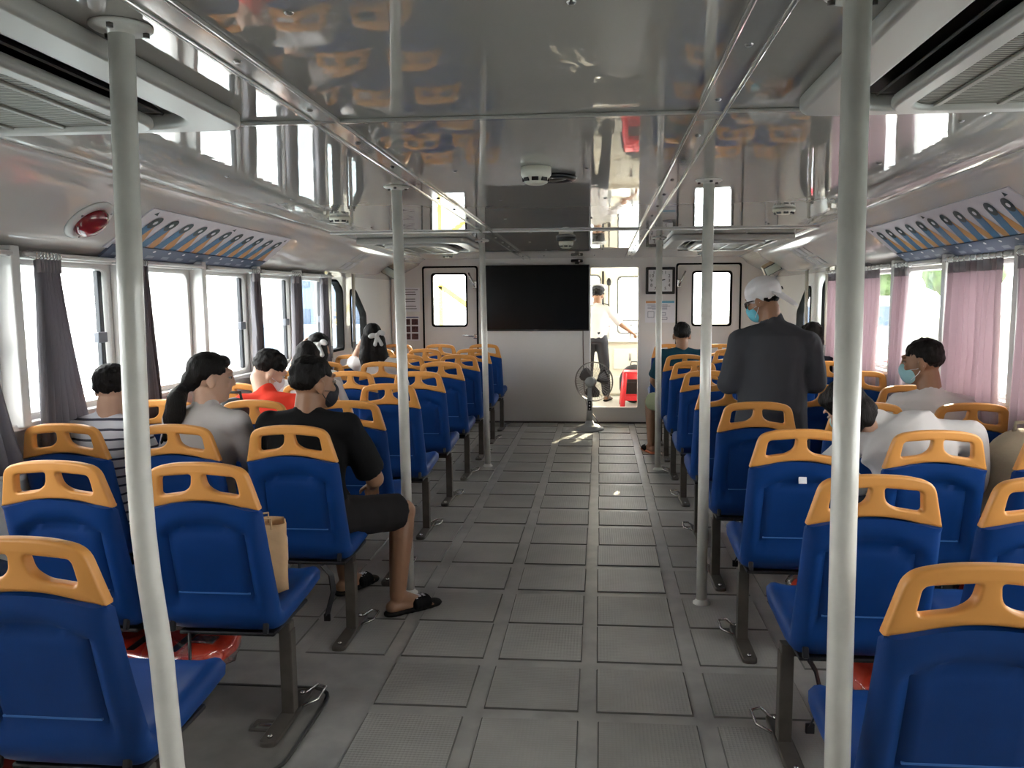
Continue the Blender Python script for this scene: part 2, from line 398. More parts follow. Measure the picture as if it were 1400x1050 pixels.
# front bulkhead with three openings
DL = (-2.228, -1.53, .12, 1.98); DR = (.94, 1.72, .12, 1.99); DW = (-.115, .478, .205, 1.955)
ot = rpoly([(XL-.06,0),(XR+.06,0),(XR+.06,2.2),(XL-.06,2.2)], 0)
wf = from_mesh(plate(ot, [rrect(d[0],d[2],d[1],d[3],.02 if d is DW else .03) for d in (DL, DR, DW)], .06, lambda u,v,t: (u, YF+.03+t, v)), 'wall_front', white)
tag(wf, 'white bulkhead carrying the television', kind='structure')
from_mesh(plate(rrect(DW[0]-.018,DW[2]-.018,DW[1]+.018,DW[3]+.018,.03), [rrect(DW[0]+.004,DW[2]+.004,DW[1]-.004,DW[3]-.004,.02)], .075, lambda u,v,t: (u, YF+.03+t, v), .004), 'doorway_lining', rib_m, wf)
for x in (XL+.07, XR-.07): boxobj('corner_post', (x, YF-.06, .95), (.14, .12, 1.9), white, wf, bev=.03)
tag(boxobj('baseboard_front', (CX, YF-.006, .012), (XR-XL-.3, .012, .024), mat('sealant', (.06,.058,.055), .6)), 'dark sealant line at the foot of the bulkhead', kind='structure')
def door(n, d, handle_side, lab):
    r = thing('door_%d' % n, lab, None, ((d[0]+d[1])/2, YF, d[2])); r['kind'] = 'structure'
    cx, cz = (d[0]+d[1])/2, d[2]; hw = (d[1]-d[0])/2; hh = d[3]-d[2]
    wx0, wx1 = -hw+.118, hw-.142
    if handle_side < 0: wx0, wx1 = -hw+.2, hw-.118
    wz0, wz1 = 1.236-cz, 1.888-cz
    fn = lambda u, v, t: (u, .025+t, v)
    hole = rrect(wx0,wz0,wx1,wz1,.04)
    from_mesh(plate(rrect(-hw+.012,.012,hw-.012,hh-.012,.03), [hole], .05, fn, .006), 'door_leaf', mat('door_enamel', (.72,.69,.655), .34, vary=.05, vscale=3, coat=.2), r)
    from_mesh(plate(rrect(-hw-.006,-.006,hw+.006,hh+.006,.035), [rrect(-hw+.014,.014,hw-.014,hh-.014,.03)], .07, fn, .003), 'door_gasket', rubber, r)
    from_mesh(plate(rrect(wx0-.014,wz0-.014,wx1+.014,wz1+.014,.05), [rrect(wx0+.010,wz0+.010,wx1-.010,wz1-.010,.035)], .064, fn, .004), 'window_gasket', rubber, r)
    from_mesh(plate(rrect(wx0+.002,wz0+.002,wx1-.002,wz1-.002,.035), [], .008, fn), 'pane', glass, r)
    hx = handle_side*(hw-.03)
    h1 = boxobj('handle', (hx, -.03, .985), (.05, .05, .06), steel, r, bev=.01)
    tubeobj('handle_lever', [(hx,-.05,.985),(hx,-.075,.985),(hx-handle_side*.15,-.075,1.0)], .009, steel, h1)
    h2 = boxobj('dog_latch', (hx, -.025, 1.63), (.045, .04, .10), steel, r, bev=.008)
    tubeobj('latch_lever', [(hx,-.045,1.60),(hx-handle_side*.02,-.06,1.66),(hx-handle_side*.075,-.05,1.78)], .011, steel, h2)
    return r
door(1, DL, 1, 'white bulkhead door with square window, hinged next to the television')
door(2, DR, -1, 'white bulkhead door with square window, next to the wall clock')

# ------------------------------------------------------------------ wheelhouse beyond the doorway
WX0, WX1, WY = -1.25, 1.02, 12.45
tag(boxobj('floor_wheelhouse', ((WX0+WX1)/2, (YF+.06+WY)/2, .06), (WX1-WX0, WY-YF-.06, .12), mat('wheelhouse_deck', (.5,.47,.42), .4)), 'pale deck of the wheelhouse beyond the doorway', kind='structure')
wo = from_mesh(plate(rpoly([(WX0,.12),(WX1,.12),(WX1,2.15),(WX0,2.15)], 0), [rrect(-1.1,1.02,.02,1.93,.08), rrect(.27,1.02,.94,1.90,.06)], .06, lambda u,v,t: (u, WY+.03+t, v)), 'wall_wheelhouse_front', cream)
tag(wo, 'cream wheelhouse wall with windows over the bow', kind='structure')
for q in ((-1.1,1.02,.02,1.93,.08), (.27,1.02,.94,1.90,.06)):
    from_mesh(plate(rrect(*q), [rrect(q[0]+.022,q[1]+.022,q[2]-.022,q[3]-.022,q[4])], .08, lambda u,v,t: (u, WY+.03+t, v), .004), 'window_frame', mat('grey_gasket', (.12,.12,.12), .5), wo)
    from_mesh(plate(rrect(q[0]+.01,q[1]+.01,q[2]-.01,q[3]-.01,.05), [], .006, lambda u,v,t: (u, WY+.03+t, v)), 'pane', glass, wo)
boxobj('window_bar', (.605, WY+.0, 1.22), (.66, .02, .02), mat('grey_gasket'), wo)
for x, nm in ((WX0-.03, 'wall_wheelhouse_left'), (WX1+.03, 'wall_wheelhouse_right')):
    t = from_mesh(plate(rpoly([(YF+.06,.12),(WY+.06,.12),(WY+.06,2.15),(YF+.06,2.15)], 0), [rrect(10.5,1.05,12.1,1.9,.08)], .06, lambda u,v,t: (x+t, u, v)), nm, cream); tag(t, 'cream side wall of the wheelhouse, ' + ('behind the television' if x < 0 else 'behind the wall clock'), kind='structure')
    from_mesh(plate(rrect(10.5,1.05,12.1,1.9,.08), [], .006, lambda u,v,t: (x+t, u, v)), 'pane', glass, t)
tag(boxobj('ceiling_wheelhouse', ((WX0+WX1)/2, (YF+.06+WY)/2, 2.18), (WX1-WX0+.1, WY-YF, .06), cream), 'cream wheelhouse ceiling', kind='structure')
con = thing('helm_console', 'cream helm console with drawers below the wheelhouse windows', 'console', (-.11, 12.15, .12))
boxobj('body', (0,0,.40), (2.2, .5, .80), cream, con, bev=.01)
boxobj('top', (0,-.03,.82), (2.22, .58, .045), mat('pale_top', (.8,.76,.68), .3), con, bev=.01)
for x in (-.55, .0, .56):
    dr = boxobj('drawer', (x,-.257,.55), (.48,.02,.3), mat('cream_drawer', (.86,.82,.72), .35), con, bev=.006)
    boxobj('pull', (x,-.272,.58), (.03,.014,.11), steel, dr, bev=.004)
boxobj('plinth', (0,-.262,.16), (2.1,.03,.26), mat('cream_drawer'), con, bev=.008)
for i, (x, h, lab) in enumerate(((.08,.17,'small grey bottle beside the captain on the helm console'), (.145,.2,'taller clear bottle beside the captain on the helm console'), (.47,.22,'slim steel flask on the helm console near the reaching hand'))):
    t = thing('bottle', lab, 'bottle', (x, 11.98, .965), group='bottles on the helm console')
    latheobj('bottle_body', [(0,0),(.028,0),(.03,.01),(.03,h*.6),(.014,h*.8),(.012,h*.9),(0,h*.9)], mat('bottle_grey', (.35,.36,.36), .25), t, n=16); latheobj('cap', [(.013,h*.88),(.013,h),(0,h)], mat('bottle_cap', (.2,.2,.22), .4), t, n=12)
lv = thing('wall_lever', 'dark knob lever standing on the cream pillar between wheelhouse windows', 'lever', (.14, WY-.02, 1.35))
tubeobj('rod', [(0,-.03,0),(0,-.03,.45)], .012, darksteel, lv); latheobj('knob', [(0,.40),(.03,.42),(.035,.47),(.02,.52),(0,.53)], blackp, lv, c=(0,-.03,0)); boxobj('mount', (0,-.01,.05), (.05,.03,.1), darksteel, lv, bev=.005)
tag(tubeobj('window_post', [(.05,WY-.015,1.02),(.05,WY-.015,1.98)], .016, blackp), 'thin dark upright rod beside the captain on the wheelhouse wall', 'rod')
# red stool and the black bag on it
st = thing('plastic_stool', 'red moulded plastic stool standing in the wheelhouse doorway', 'stool', (.47, 10.75, .12))
bm = bmesh.new(); box(bm, (0,0,.465), (.29,.29,.03), bev=.012); finish(bm, 'seat', red_pl, st)
for sx in (-1, 1):
    for sy in (-1, 1):
        bm = bmesh.new(); tube(bm, [(sx*.165,sy*.165,.004),(sx*.125,sy*.125,.46)], [.034,.03], 8); finish(bm, 'leg', red_pl, st, True)
for z, h in ((.42,.08),(.12,.05)):
    for a in range(4):
        e = .135 if z > .3 else .155
        c = ((0,-e),(0,e),(-e,0),(e,0))[a]; boxobj('rail', (c[0],c[1],z), (2*e,.012,h) if a < 2 else (.012,2*e,h), red_pl, st, bev=.003)
bg_ = thing('backpack', 'black rounded backpack leaning behind the red stool', 'bag', (.48, 11.08, .12))
bm = bmesh.new(); bmesh.ops.create_uvsphere(bm, u_segments=18, v_segments=12, radius=1)
for v in bm.verts: v.co = V((v.co.x*.21, v.co.y*.13, .27+v.co.z*.27)); v.co += V((0,0,.0))+.012*V((noise.noise(v.co*9),noise.noise(v.co*9+V((5,0,0))),0)); v.co.z = max(v.co.z, .002)
bagm = mat('black_nylon', (.02,.02,.022), .6, bump=(40,.4,.004)); finish(bm, 'bag_body', bagm, bg_, True)
boxobj('pocket', (0,-.125,.2), (.24,.03,.2), bagm, bg_, bev=.013); tubeobj('handle', [(-.05,0,.53),(-.04,0,.575),(.04,0,.575),(.05,0,.53)], .008, bagm, bg_)

# ------------------------------------------------------------------ things on the bulkhead
tv = thing('television', 'large black flat television hung on the white bulkhead', 'television', (-.79, YF, 1.176))
boxobj('casing', (0,-.05,.405), (1.328,.05,.815), blackp, tv, bev=.006)
boxobj('screen', (0,-.0765,.41), (1.306,.004,.785), screen_m, tv)
boxobj('wall_bracket', (0,-.013,.4), (.6,.024,.4), darksteel, tv)
boxobj('logo_bar', (.0,-.0785,.010), (.05,.003,.006), steel, tv)
wc = thing('webcam', 'small dark camera on clips above the television', 'camera', (-.28, YF, 2.0)); boxobj('body', (0,-.05,.035), (.15,.05,.04), blackp, wc, bev=.012); boxobj('clip', (.0,-.03,.008), (.05,.04,.022), blackp, wc, bev=.003); latheobj('lens', [(0,.0),(.012,.0),(.012,.02),(0,.02)], steel, wc, c=(.03,-.085,.035), rot=Matrix.Rotation(-PI/2,3,'X'), n=12)
tag(tubeobj('cable', [(-.205,YF-.03,1.17),(-.205,YF-.012,1.05),(-.20,YF-.012,.75),(-.19,YF-.03,.45),(-.15,9.75,.25),(-.06,9.56,.16),(-.0,9.46,.08)], .006, mat('brown_cable', (.12,.08,.06), .5)), 'thin dark cable hanging from the television down to the fan', 'cable')
ck = thing('wall_clock', 'square black-framed wall clock beside the doorway', 'clock', (.742, YF, 1.785))
boxobj('face', (0,-.02,0), (.31,.012,.285), mat('clock_face', (.84,.84,.86), .5), ck)
from_mesh(plate(rrect(-.178,-.165,.178,.165,.015), [rrect(-.145,-.132,.145,.132,.006)], .035, lambda u,v,t: (u,-.02+t,v), .005), 'frame', blackp, ck)
RX = Matrix.Rotation(PI/2, 4, 'X')
for n in range(1, 13):
    a = PI/2-n*PI/6; m_ = max(abs(math.cos(a)), abs(math.sin(a))); x, z = .108*math.cos(a)/m_, .098*math.sin(a)/m_
    for q, dg_ in enumerate(str(n)): textobj('numeral', dg_, .058, inkm, ck, Matrix.Translation((x+(q-.5)*.034*(n > 9),-.028,z)) @ RX)
for a, l, wd in ((PI/2-2.55*PI/6, .06, .012), (PI/2-6.2*PI/6, .085, .008)):
    boxobj('hand', (math.cos(a)*l/2,-.031,math.sin(a)*l/2), (l,.002,wd), inkm, ck, rot=Matrix.Rotation(-a,3,'Y'))
def notice(name, x0, z0, x1, z1, lab, build):
    t = thing(name, lab, 'notice', ((x0+x1)/2, YF, (z0+z1)/2)); boxobj('sheet', (0,-.002,0), (x1-x0,.003,z1-z0), paper, t); build(t, x1-x0, z1-z0)
ltext = mat('grey_print', (.25,.26,.33), .7)
def n1(t, w_, h):
    boxobj('header', (-w_*.25,-.0045,h*.46), (w_*.45,.002,h*.1), mat('print_orange', (.75,.36,.16), .6), t); boxobj('header', (w_*.23,-.0045,h*.46), (w_*.5,.002,h*.1), mat('print_blue', (.16,.45,.62), .6), t)
    for q in ((-.3,-.12,.22,.3),(.05,-.1,.3,.14),(.1,-.3,.3,.12)):
        from_mesh(plate(rrect(q[0]*w_-q[2]*w_/2,q[1]*h-q[3]*h/2,q[0]*w_+q[2]*w_/2,q[1]*h+q[3]*h/2,.004), [rrect(q[0]*w_-q[2]*w_/2+.006,q[1]*h-q[3]*h/2+.006,q[0]*w_+q[2]*w_/2-.006,q[1]*h+q[3]*h/2-.006,.003)], .001, lambda u,v,tt: (u,-.0045+tt,v)), 'diagram', ltext, t)
    for k in range(5): boxobj('text_line', (random.uniform(-.1,.1)*w_,-.0045,h*(.32-.05*k)), (w_*random.uniform(.4,.7),.001,.006), ltext, t)
notice('route_notice', .56, 1.27, .925, 1.535, 'white diagram notice with orange and blue header below the wall clock', n1)
def n2(t, w_, h):
    for k in range(9):
        if k in (3, 6): continue
        boxobj('text_line', (random.uniform(-.02,.0),-.0045,h*(.42-.1*k)), (w_*random.uniform(.6,.9),.001,.009), mat('dark_print', (.08,.06,.07), .7), t)
def n3(t, w_, h):
    for i in range(2):
        for j in range(3): boxobj('picture', (w_*(-.23+.46*i),-.0045,h*(.27-.3*j)), (w_*.38,.001,h*.24), mat('print_maroon', (.12,.045,.055), .5, vary=.8, vscale=40), t)
    boxobj('header', (0,-.0045,h*.455), (w_*.9,.001,h*.05), mat('print_navy', (.1,.12,.25), .6), t)
notice('text_notice', -2.50, 1.42, -2.27, 1.72, 'white page of text lines on the bulkhead above the picture sheet', n2)
notice('picture_notice', -2.50, 1.05, -2.28, 1.36, 'white sheet of six dark pictures on the bulkhead below the text page', n3)
# floodlights near the two top corners of the bulkhead
for x, tz, lab in ((-2.37, .5, 'small tilted emergency floodlight above the text notice'), (1.87, -.5, 'small tilted emergency floodlight above the capped standing passenger')):
    t = thing('floodlight', lab, 'lamp', (x, 9.1, 1.90), group='emergency floodlights')
    rot = Matrix.Rotation(tz,3,'Y') @ Matrix.Rotation(.5,3,'X')
    boxobj('housing', (0,-.10,0), (.19,.07,.12), mat('housing_tan', (.36,.26,.17), .4), t, rot=rot, bev=.008)
    lens = boxobj('lens', tuple(V((0,-.10,0))+rot @ V((0,-.037,0))), (.165,.008,.095), mat('lamp_lens', (.42,.45,.38), .25), t, rot=rot)
    boxobj('lens_frame', tuple(V((0,-.10,0))+rot @ V((0,-.034,0))), (.185,.006,.115), blackp, t, rot=rot)
    tubeobj('bracket', [(0,-.02,.06),(0,-.05,.04),(0,-.09,0)], .012, darksteel, t)
# standing fan
fan = thing('standing_fan', 'grey pedestal fan standing before the bulkhead doorway', 'fan', (-.115, 9.50, 0))
latheobj('base', [(0,0),(.17,0),(.175,.012),(.165,.035),(.11,.06),(.055,.085),(.04,.12),(0,.12)], grey_pl, fan, n=32)
bm = bmesh.new(); tube(bm, [(0,0,.08),(0,0,.25),(0,0,.40)], [.042,.036,.03], 16); finish(bm, 'column', grey_pl, fan, True)
boxobj('control_panel', (0,-.034,.30), (.045,.012,.12), blackp, fan, bev=.004)
for k in range(3): latheobj('knob', [(0,0),(.009,0),(.009,.012),(0,.012)], steel, fan, c=(0,-.042,.265+.035*k), rot=Matrix.Rotation(PI/2,3,'X'), n=10)
bm = bmesh.new(); tube(bm, [(.0,-.12,.59),(.005,-.10,.59),(.02,.02,.58),(.03,.06,.575)], [.05,.062,.062,.03], 18); finish(bm, 'motor', grey_pl, fan, True)
boxobj('neck', (0,-.01,.47), (.05,.06,.16), grey_pl, fan, bev=.012)
hub = V((.045,.10,.575)); fr = Matrix.Rotation(-.3,3,'Z')
for R, yy in ((.235,.0),(.235,.03)): 
    tubeobj('guard_ring', [tuple(hub+fr @ V((R*math.cos(a),yy,R*math.sin(a)))) for a in [2*PI*i/40 for i in range(40)]], .005, mat('guard_wire', (.26,.24,.22), .35), fan, 6, True)
bm = bmesh.new()
for i in range(44):
    a = 2*PI*i/44
    for sgn in (-1, 1): tube(bm, [hub+fr @ V((r*math.cos(a), .015+sgn*(.075*(1-(r/.235)**2)**.5), r*math.sin(a))) for r in (.05,.12,.18,.22,.235)], .0016, 4, caps=False)
g_ = finish(bm, 'guard_wires', mat('guard_wire'), fan, True); g_['kind'] = 'stuff'
for k in range(3):
    bm = bmesh.new(); a0 = 2*PI*k/3+.4; g = []
    for i in range(7):
        r = .035+.16*i/6; sp = .35+.5*math.sin(PI*i/7); row = []
        for j in range(6):
            a = a0+sp*(j/5-.5)*1.5; row.append(bm.verts.new(hub+fr @ V((r*math.cos(a), .015+.03*(j/5-.5), r*math.sin(a)))))
        g.append(row)
    for i in range(6):
        for j in range(5): bm.faces.new((g[i][j],g[i+1][j],g[i+1][j+1],g[i][j+1]))
    o = finish(bm, 'blade', mat('smoky_blade', (.10,.085,.085), .25), fan, True); md = o.modifiers.new('t','SOLIDIFY'); md.thickness = .003
latheobj('hub_cap', [(0,-.03),(.03,-.025),(.04,.0),(.03,.03),(0,.04)], grey_pl, fan, c=tuple(hub), rot=fr @ Matrix.Rotation(PI/2,3,'X'))

# ------------------------------------------------------------------ ceiling fixtures
def ac(x0, x1, y0, y1, lab, grp):
    cx, cy = (x0+x1)/2, (y0+y1)/2; hx, hy = (x1-x0)/2, (y1-y0)/2
    r = thing('air_conditioner', lab, 'air conditioner', (cx, cy, zc(cy)-.085), group=grp); r.rotation_euler[0] = -.0158
    fr_m = mat('ac_casing', (.42,.405,.375), .36)
    o1 = plate(rrect(-hx,-hy,hx,hy,.10,8), [rrect(-hx+.13,-hy+.07,hx-.13,hy-.07,.16,10)], .05, lambda u,v,t: (u,v,.060+t), .016, 3)
    from_mesh(o1, 'casing', fr_m, r)
    boxobj('opening_shade', (0,0,.081), (2*hx-.22,2*hy-.22,.006), mat('shade_dark', (.022,.02,.017), .6), r)  # near-black sheet behind the opening; the shade inside is painted as its colour
    gx_, gy_ = hx-.27, hy-.15
    pn = from_mesh(plate(rrect(-gx_-.05,-gy_-.05,gx_+.05,gy_+.05,.14,10), [rrect(-gx_+.01,-gy_+.01,gx_-.01,gy_-.01,.09,10)], .035, lambda u,v,t: (u,v,.030+t), .014, 3), 'grille_frame', fr_m, r)
    from_mesh(plate(rrect(-gx_,-gy_,gx_,gy_,.09,10), [], .014, lambda u,v,t: (u,v,.034+t), .003), 'grille', grille_m, r)
    for q in (-.33, .0, .33): boxobj('grille_bar', (q*2*gx_,0,.026), (.018,2*gy_-.03,.012), mat('ac_bar', (.28,.265,.23), .4), r, bev=.003)
    for sx in (-1, 1): boxobj('vane', (sx*(hx-.20), 0, .062), (.05,2*hy-.4,.006), mat('vane_dark', (.07,.065,.06), .4), r, rot=Matrix.Rotation(sx*.7,3,'Y'))
    
    return r
ac(-2.19, -1.135, 1.30, 2.58, 'ceiling cassette air conditioner near the red dome lamp', 'ceiling air conditioners')
ac(.588, 1.645, 1.30, 2.58, 'ceiling cassette air conditioner in front of the mauve curtain', 'ceiling air conditioners')
ac(-2.17, -1.16, 6.98, 8.1, 'ceiling cassette air conditioner over the girl with the white bow', 'ceiling air conditioners')
ac(.62, 1.66, 6.98, 8.1, 'ceiling cassette air conditioner over the teal-shirted passenger', 'ceiling air conditioners')
def detector(x, y, r, h, base, lab):
    t = thing('smoke_detector', lab, 'smoke detector', (x, y, zc(y)), group='ceiling detectors')
    if base: latheobj('base', [(0,0),(r*1.35,0),(r*1.35,-.02),(r*1.15,-.03),(0,-.03)], blackp, t)
    z = -.03 if base else 0
    latheobj('body', [(0,z),(r,z),(r,z-h*.45),(r*.92,z-h*.55),(r*.75,z-h*.9),(r*.55,z-h),(0,z-h)], ivory, t, n=28)
    for k in range(8):
        a = 2*PI*k/8; boxobj('slot', (r*.82*math.cos(a), r*.82*math.sin(a), z-h*.74), (.008,.03,.016), blackp, t, rot=Matrix.Rotation(a,3,'Z'))
detector(-.285, 3.63, .068, .075, False, 'large ivory smoke detector on the ceiling in mid aisle')
detector(-.30, 7.2, .065, .06, True, 'ivory smoke detector on black base, near the television')
detector(-1.77, 5.4, .07, .035, False, 'flat ivory detector on ceiling above the girls with bows')
detector(1.17, 5.3, .07, .035, False, 'flat ivory detector on ceiling above the capped standing passenger')
detector(-1.75, 9.2, .06, .03, False, 'small flat detector on ceiling before the door by the television')
detector(1.15, 9.2, .06, .03, False, 'small flat detector on ceiling before the door by the clock')
t = thing('speaker_ring', 'black round ceiling speaker just behind the large detector', 'speaker', (-.22, 3.88, zc(3.88)))
latheobj('ring', [(0,0),(.105,0),(.112,-.008),(.105,-.018),(.08,-.022),(.07,-.012),(0,-.010)], blackp, t, n=32)
latheobj('cone', [(.06,-.014),(.03,-.022),(.012,-.026),(0,-.026)], darksteel, t)
for a in (.5, 2.6, 4.7): latheobj('screw', [(0,-.026),(.006,-.024),(.007,-.02)], steel, t, c=(.093*math.cos(a), .093*math.sin(a), 0), n=8)
# red dome lamp on the cove
def cove_frame(side, t, y):
    p = cove_pt(side, t, y); u = (cove_pt(side, t+.1, y)-cove_pt(side, t-.1, y)).normalized(); v = V((0,1,0)) if side < 0 else V((0,-1,0))
    n = u.cross(v).normalized()
    if n.z > 0: n = -n
    v2 = n.cross(u)
    return p, u, v2, n
p, u, v2, n_ = cove_frame(-1, .46, 3.66)
M3 = Matrix((v2, u, n_)).transposed()
rd = thing('dome_lamp', 'red glass dome lamp with white ring on the sloping cove', 'lamp', tuple(p))
latheobj('ring', [(0,0),(.125,0),(.125,.008),(.115,.016),(.09,.018),(.085,.010),(0,.010)], rib_m, rd, rot=M3, n=36)
latheobj('dome', [(.086,.010),(.084,.03),(.07,.05),(.045,.063),(.02,.068),(0,.069)], mat('red_lens', (.28,.008,.022), .12, coat=1), rd, rot=M3, n=36)
for a in (.3, 2.4, 4.5): latheobj('screw', [(.006,.014),(.006,.02),(0,.021)], chrome, rd, c=tuple(M3 @ V((.105*math.cos(a), .105*math.sin(a), 0))), rot=M3, n=8)
# the printed route boards on the two coves
b_white = mat('board_white', (.70,.665,.715), .45); b_strip = mat('board_slate', (.10,.125,.20), .5)
b_blue = mat('board_blue', (.075,.20,.36), .5); b_or = mat('board_orange', (.66,.34,.13), .5); b_tip = mat('board_teal', (.03,.055,.06), .5)
def board(side, y0, y1, lab):
    t0, t1 = .10, .74; n = 11
    cy = (y0+y1)/2; p0 = cove_pt(side, t0, cy)
    r = thing('route_board', lab, 'sign', tuple(p0), group='printed boards on the coves')
    def P(a, b, d):   # a along the cabin 0..1 from y0, b up the slope 0..1, d off the surface
        y = y0+(y1-y0)*a; q, uu, vv, nn = cove_frame(side, t0+(t1-t0)*b*.999, y); return q+nn*d-p0
    def poly(bm, ab, d, mi, th=.0012):
        vs_ = [bm.verts.new(P(a, b, d)) for a, b in ab]; f = bm.faces.new(vs_); f.material_index = mi
        return f
    def slab(nm, b0, b1, d0, d1, m, a0=-.04, a1=1.04, sk=0):
        bm = bmesh.new(); n_ = 24; rows = []
        for i in range(n_+1):
            a = a0+(a1-a0)*i/n_; rows.append([bm.verts.new(P(a+sk*(b-b0)*(1 if i == 0 else -1 if i == n_ else 0), b, d)) for b, d in ((b0,d0),(b1,d0),(b1,d1),(b0,d1))])
        for p, q in zip(rows[:-1], rows[1:]):
            for k in range(4): bm.faces.new((p[k], p[(k+1) % 4], q[(k+1) % 4], q[k]))
        bm.faces.new(rows[0]); bm.faces.new(rows[-1][::-1]); finish(bm, nm, m, r)
    slab('panel', .10, 1.0, .002, .010, b_white, sk=.04)
    slab('strip', -.10, .20, .003, .016, b_strip, a0=-.02, a1=1.02)
    def shape(nm, ab, d, m):
        f = bmesh.new(); vs_ = [f.verts.new(P(a, b, d)) for a, b in ab]; f.faces.new(vs_); finish(f, nm, m, r, recalc=False)
    spc = .088; sg = -1 if side < 0 else 1
    for k in range(n):
        a0 = .065+spc*k; w2 = .021; bt = .84
        ab_, ao = a0+sg*.40*spc, a0-sg*.27*spc
        shape('orange_bar', [(ao-w2,.2),(ao+w2,.2),(a0+w2*.8,.66),(a0-w2*.8,.70)], .0112, b_or)
        shape('blue_bar', [(ab_-w2,.2),(ab_+w2,.2),(a0+w2,bt-.06),(a0-w2,bt-.06)], .0118, b_blue)
        dx = (a0-ab_)/(bt-.15)
        shape('bar_tip', [(a0+w2*1.08*math.cos(q)+dx*.12*math.sin(q), bt-.10+.13*math.sin(q)) for q in [2*PI*i/18 for i in range(18)]], .0124, b_tip)
        shape('tip_mark', [(a0+w2*.4*math.cos(q)+dx*.04*math.sin(q), bt-.10+.045*math.sin(q)) for q in [2*PI*i/8 for i in range(8)]], .0130, paper)
        shape('stop_dot', [(ab_+.0075*math.cos(q), .14+.026*math.sin(q)) for q in [2*PI*i/10 for i in range(10)]], .0172, paper)
        shape('stop_name', [(ab_-.016,-.02),(ab_+.024,-.02),(ab_+.024,.045),(ab_-.016,.045)], .0172, mat('print_pale', (.28,.32,.41), .6))
    for a in (.03, .52, .97): shape('arrow_mark', [(a-.01,.90),(a+.012,.88),(a+.004,.96)], .0112, b_tip)
    return r
board(-1, 4.02, 5.85, 'white route board with blue and orange bars beside the red dome lamp')
board(1, 3.78, 5.66, 'white route board with blue and orange bars above the mauve curtains')
# faded stickers on the coves near the bulkhead
stk = mat('faded_sticker', (.50,.475,.485), .4, vary=.35, vscale=12)
for side, y, lab in ((-1, 7.75, 'faded grey sticker on the cove above the girls'), (1, 7.6, 'faded grey no-smoking stickers on the cove by the bulkhead')):
    p, u, v2, n_ = cove_frame(side, .5, y); o = thing('sticker', lab, 'sticker', tuple(p))
    for i, (dy, wd) in enumerate(((-.18,.14),(.0,.14),(.18,.14)) if side > 0 else ((-.09,.15),(.09,.15))):
        for k in range(2):
            c = u*(.075 if k else -.075)+v2*dy; q = [c+u*(.06*a)+v2*(wd*.45*b)+n_*.003 for a, b in ((-1,-1),(1,-1),(1,1),(-1,1))]
            f = bmesh.new(); top = [f.verts.new(x) for x in q]; bo = [f.verts.new(x-n_*.0025) for x in q]; f.faces.new(top); f.faces.new(bo[::-1])
            for j in range(4): f.faces.new((top[j], bo[j], bo[(j+1) % 4], top[(j+1) % 4]))
            finish(f, 'label', stk, o)

# ------------------------------------------------------------------ grab poles
def pole(pts, lab, r=.0275):
    b = V(pts[0]); t = thing('grab_pole', lab, 'pole', tuple(b), group='white grab poles beside the aisle')
    tubeobj('tube', [V(p)-b for p in pts], r, pole_m, t, 20)
    latheobj('floor_flange', [(0,0),(.045,0),(.045,.012),(.034,.018),(.03,.03),(0,.03)], pole_m, t)
    tp = V(pts[-1])-b; latheobj('ceiling_flange', [(0,0),(.066,0),(.066,-.005),(.060,-.009),(.030,-.010),(.0285,-.02),(0,-.02)], pole_m, t, c=tuple(tp), n=28)
    for a in (.6, 2.7, 4.8): latheobj('bolt', [(0,-.018),(.008,-.018),(.008,-.008)], darksteel, t, c=(tp.x+.05*math.cos(a), tp.y+.05*math.sin(a), tp.z), n=6)
def bez(a, b, c, n=8): return [V(a)*(1-t)**2+V(b)*2*t*(1-t)+V(c)*t*t for t in [i/n for i in range(n+1)]]
pole([(-.985,1.76,0),(-1.02,1.76,.25),(-1.04,1.76,.455),(-1.052,1.76,.74),(-1.062,1.76,.84),(-1.072,1.76,.94),(-1.079,1.76,1.05),(-1.082,1.76,1.2),(-1.075,1.76,1.6),(-1.06,1.76,zc(1.76))], 'bent white grab pole in front of the kraft-bag seat row')
pole([(.535,1.72,0),(.512,1.72,zc(1.72))], 'straight white grab pole rising before the white-shirted sleeper')
pole([(-1.02,4.10,0),(-1.04,4.10,zc(4.1))], 'white grab pole standing next to the man in black')
pole([(.534,4.07,0),(.534,4.07,zc(4.07))], 'white grab pole standing behind the capped passenger, aisle side')
pole([(-1.05,7.36,0),(-1.08,7.36,zc(7.36))], 'white grab pole next to the television edge')
pole([(.538,7.30,0),(.53,7.30,zc(7.3))], 'white grab pole in front of the wall clock')
# slim rails at the angular windows
for X, s, y, lab in ((XL,1,7.46,'slim upright rail before the larger angular window, lamp side'),(XL,1,8.20,'slim upright rail before the smaller angular window, lamp side'),(XR,-1,8.25,'slim upright rail before the smaller angular window, mauve curtain side'),(XR,-1,7.52,'slim upright rail before the larger angular window, mauve curtain side')):
    t = thing('window_rail', lab, 'rail', (X+s*.05, y, 1.02), group='slim upright rails at the angular windows'); tubeobj('rail', [(0,0,.10),(0,.03,.82)], .017, mat('rail_cream', (.80,.76,.66), .35), t)
    tubeobj('rail_sleeve', [(0,-.006,0),(0,0,.12)], .020, mat('rail_grey', (.3,.29,.29), .4), t); boxobj('foot', (0,0,.0), (.06,.06,.012), rib_m, t)

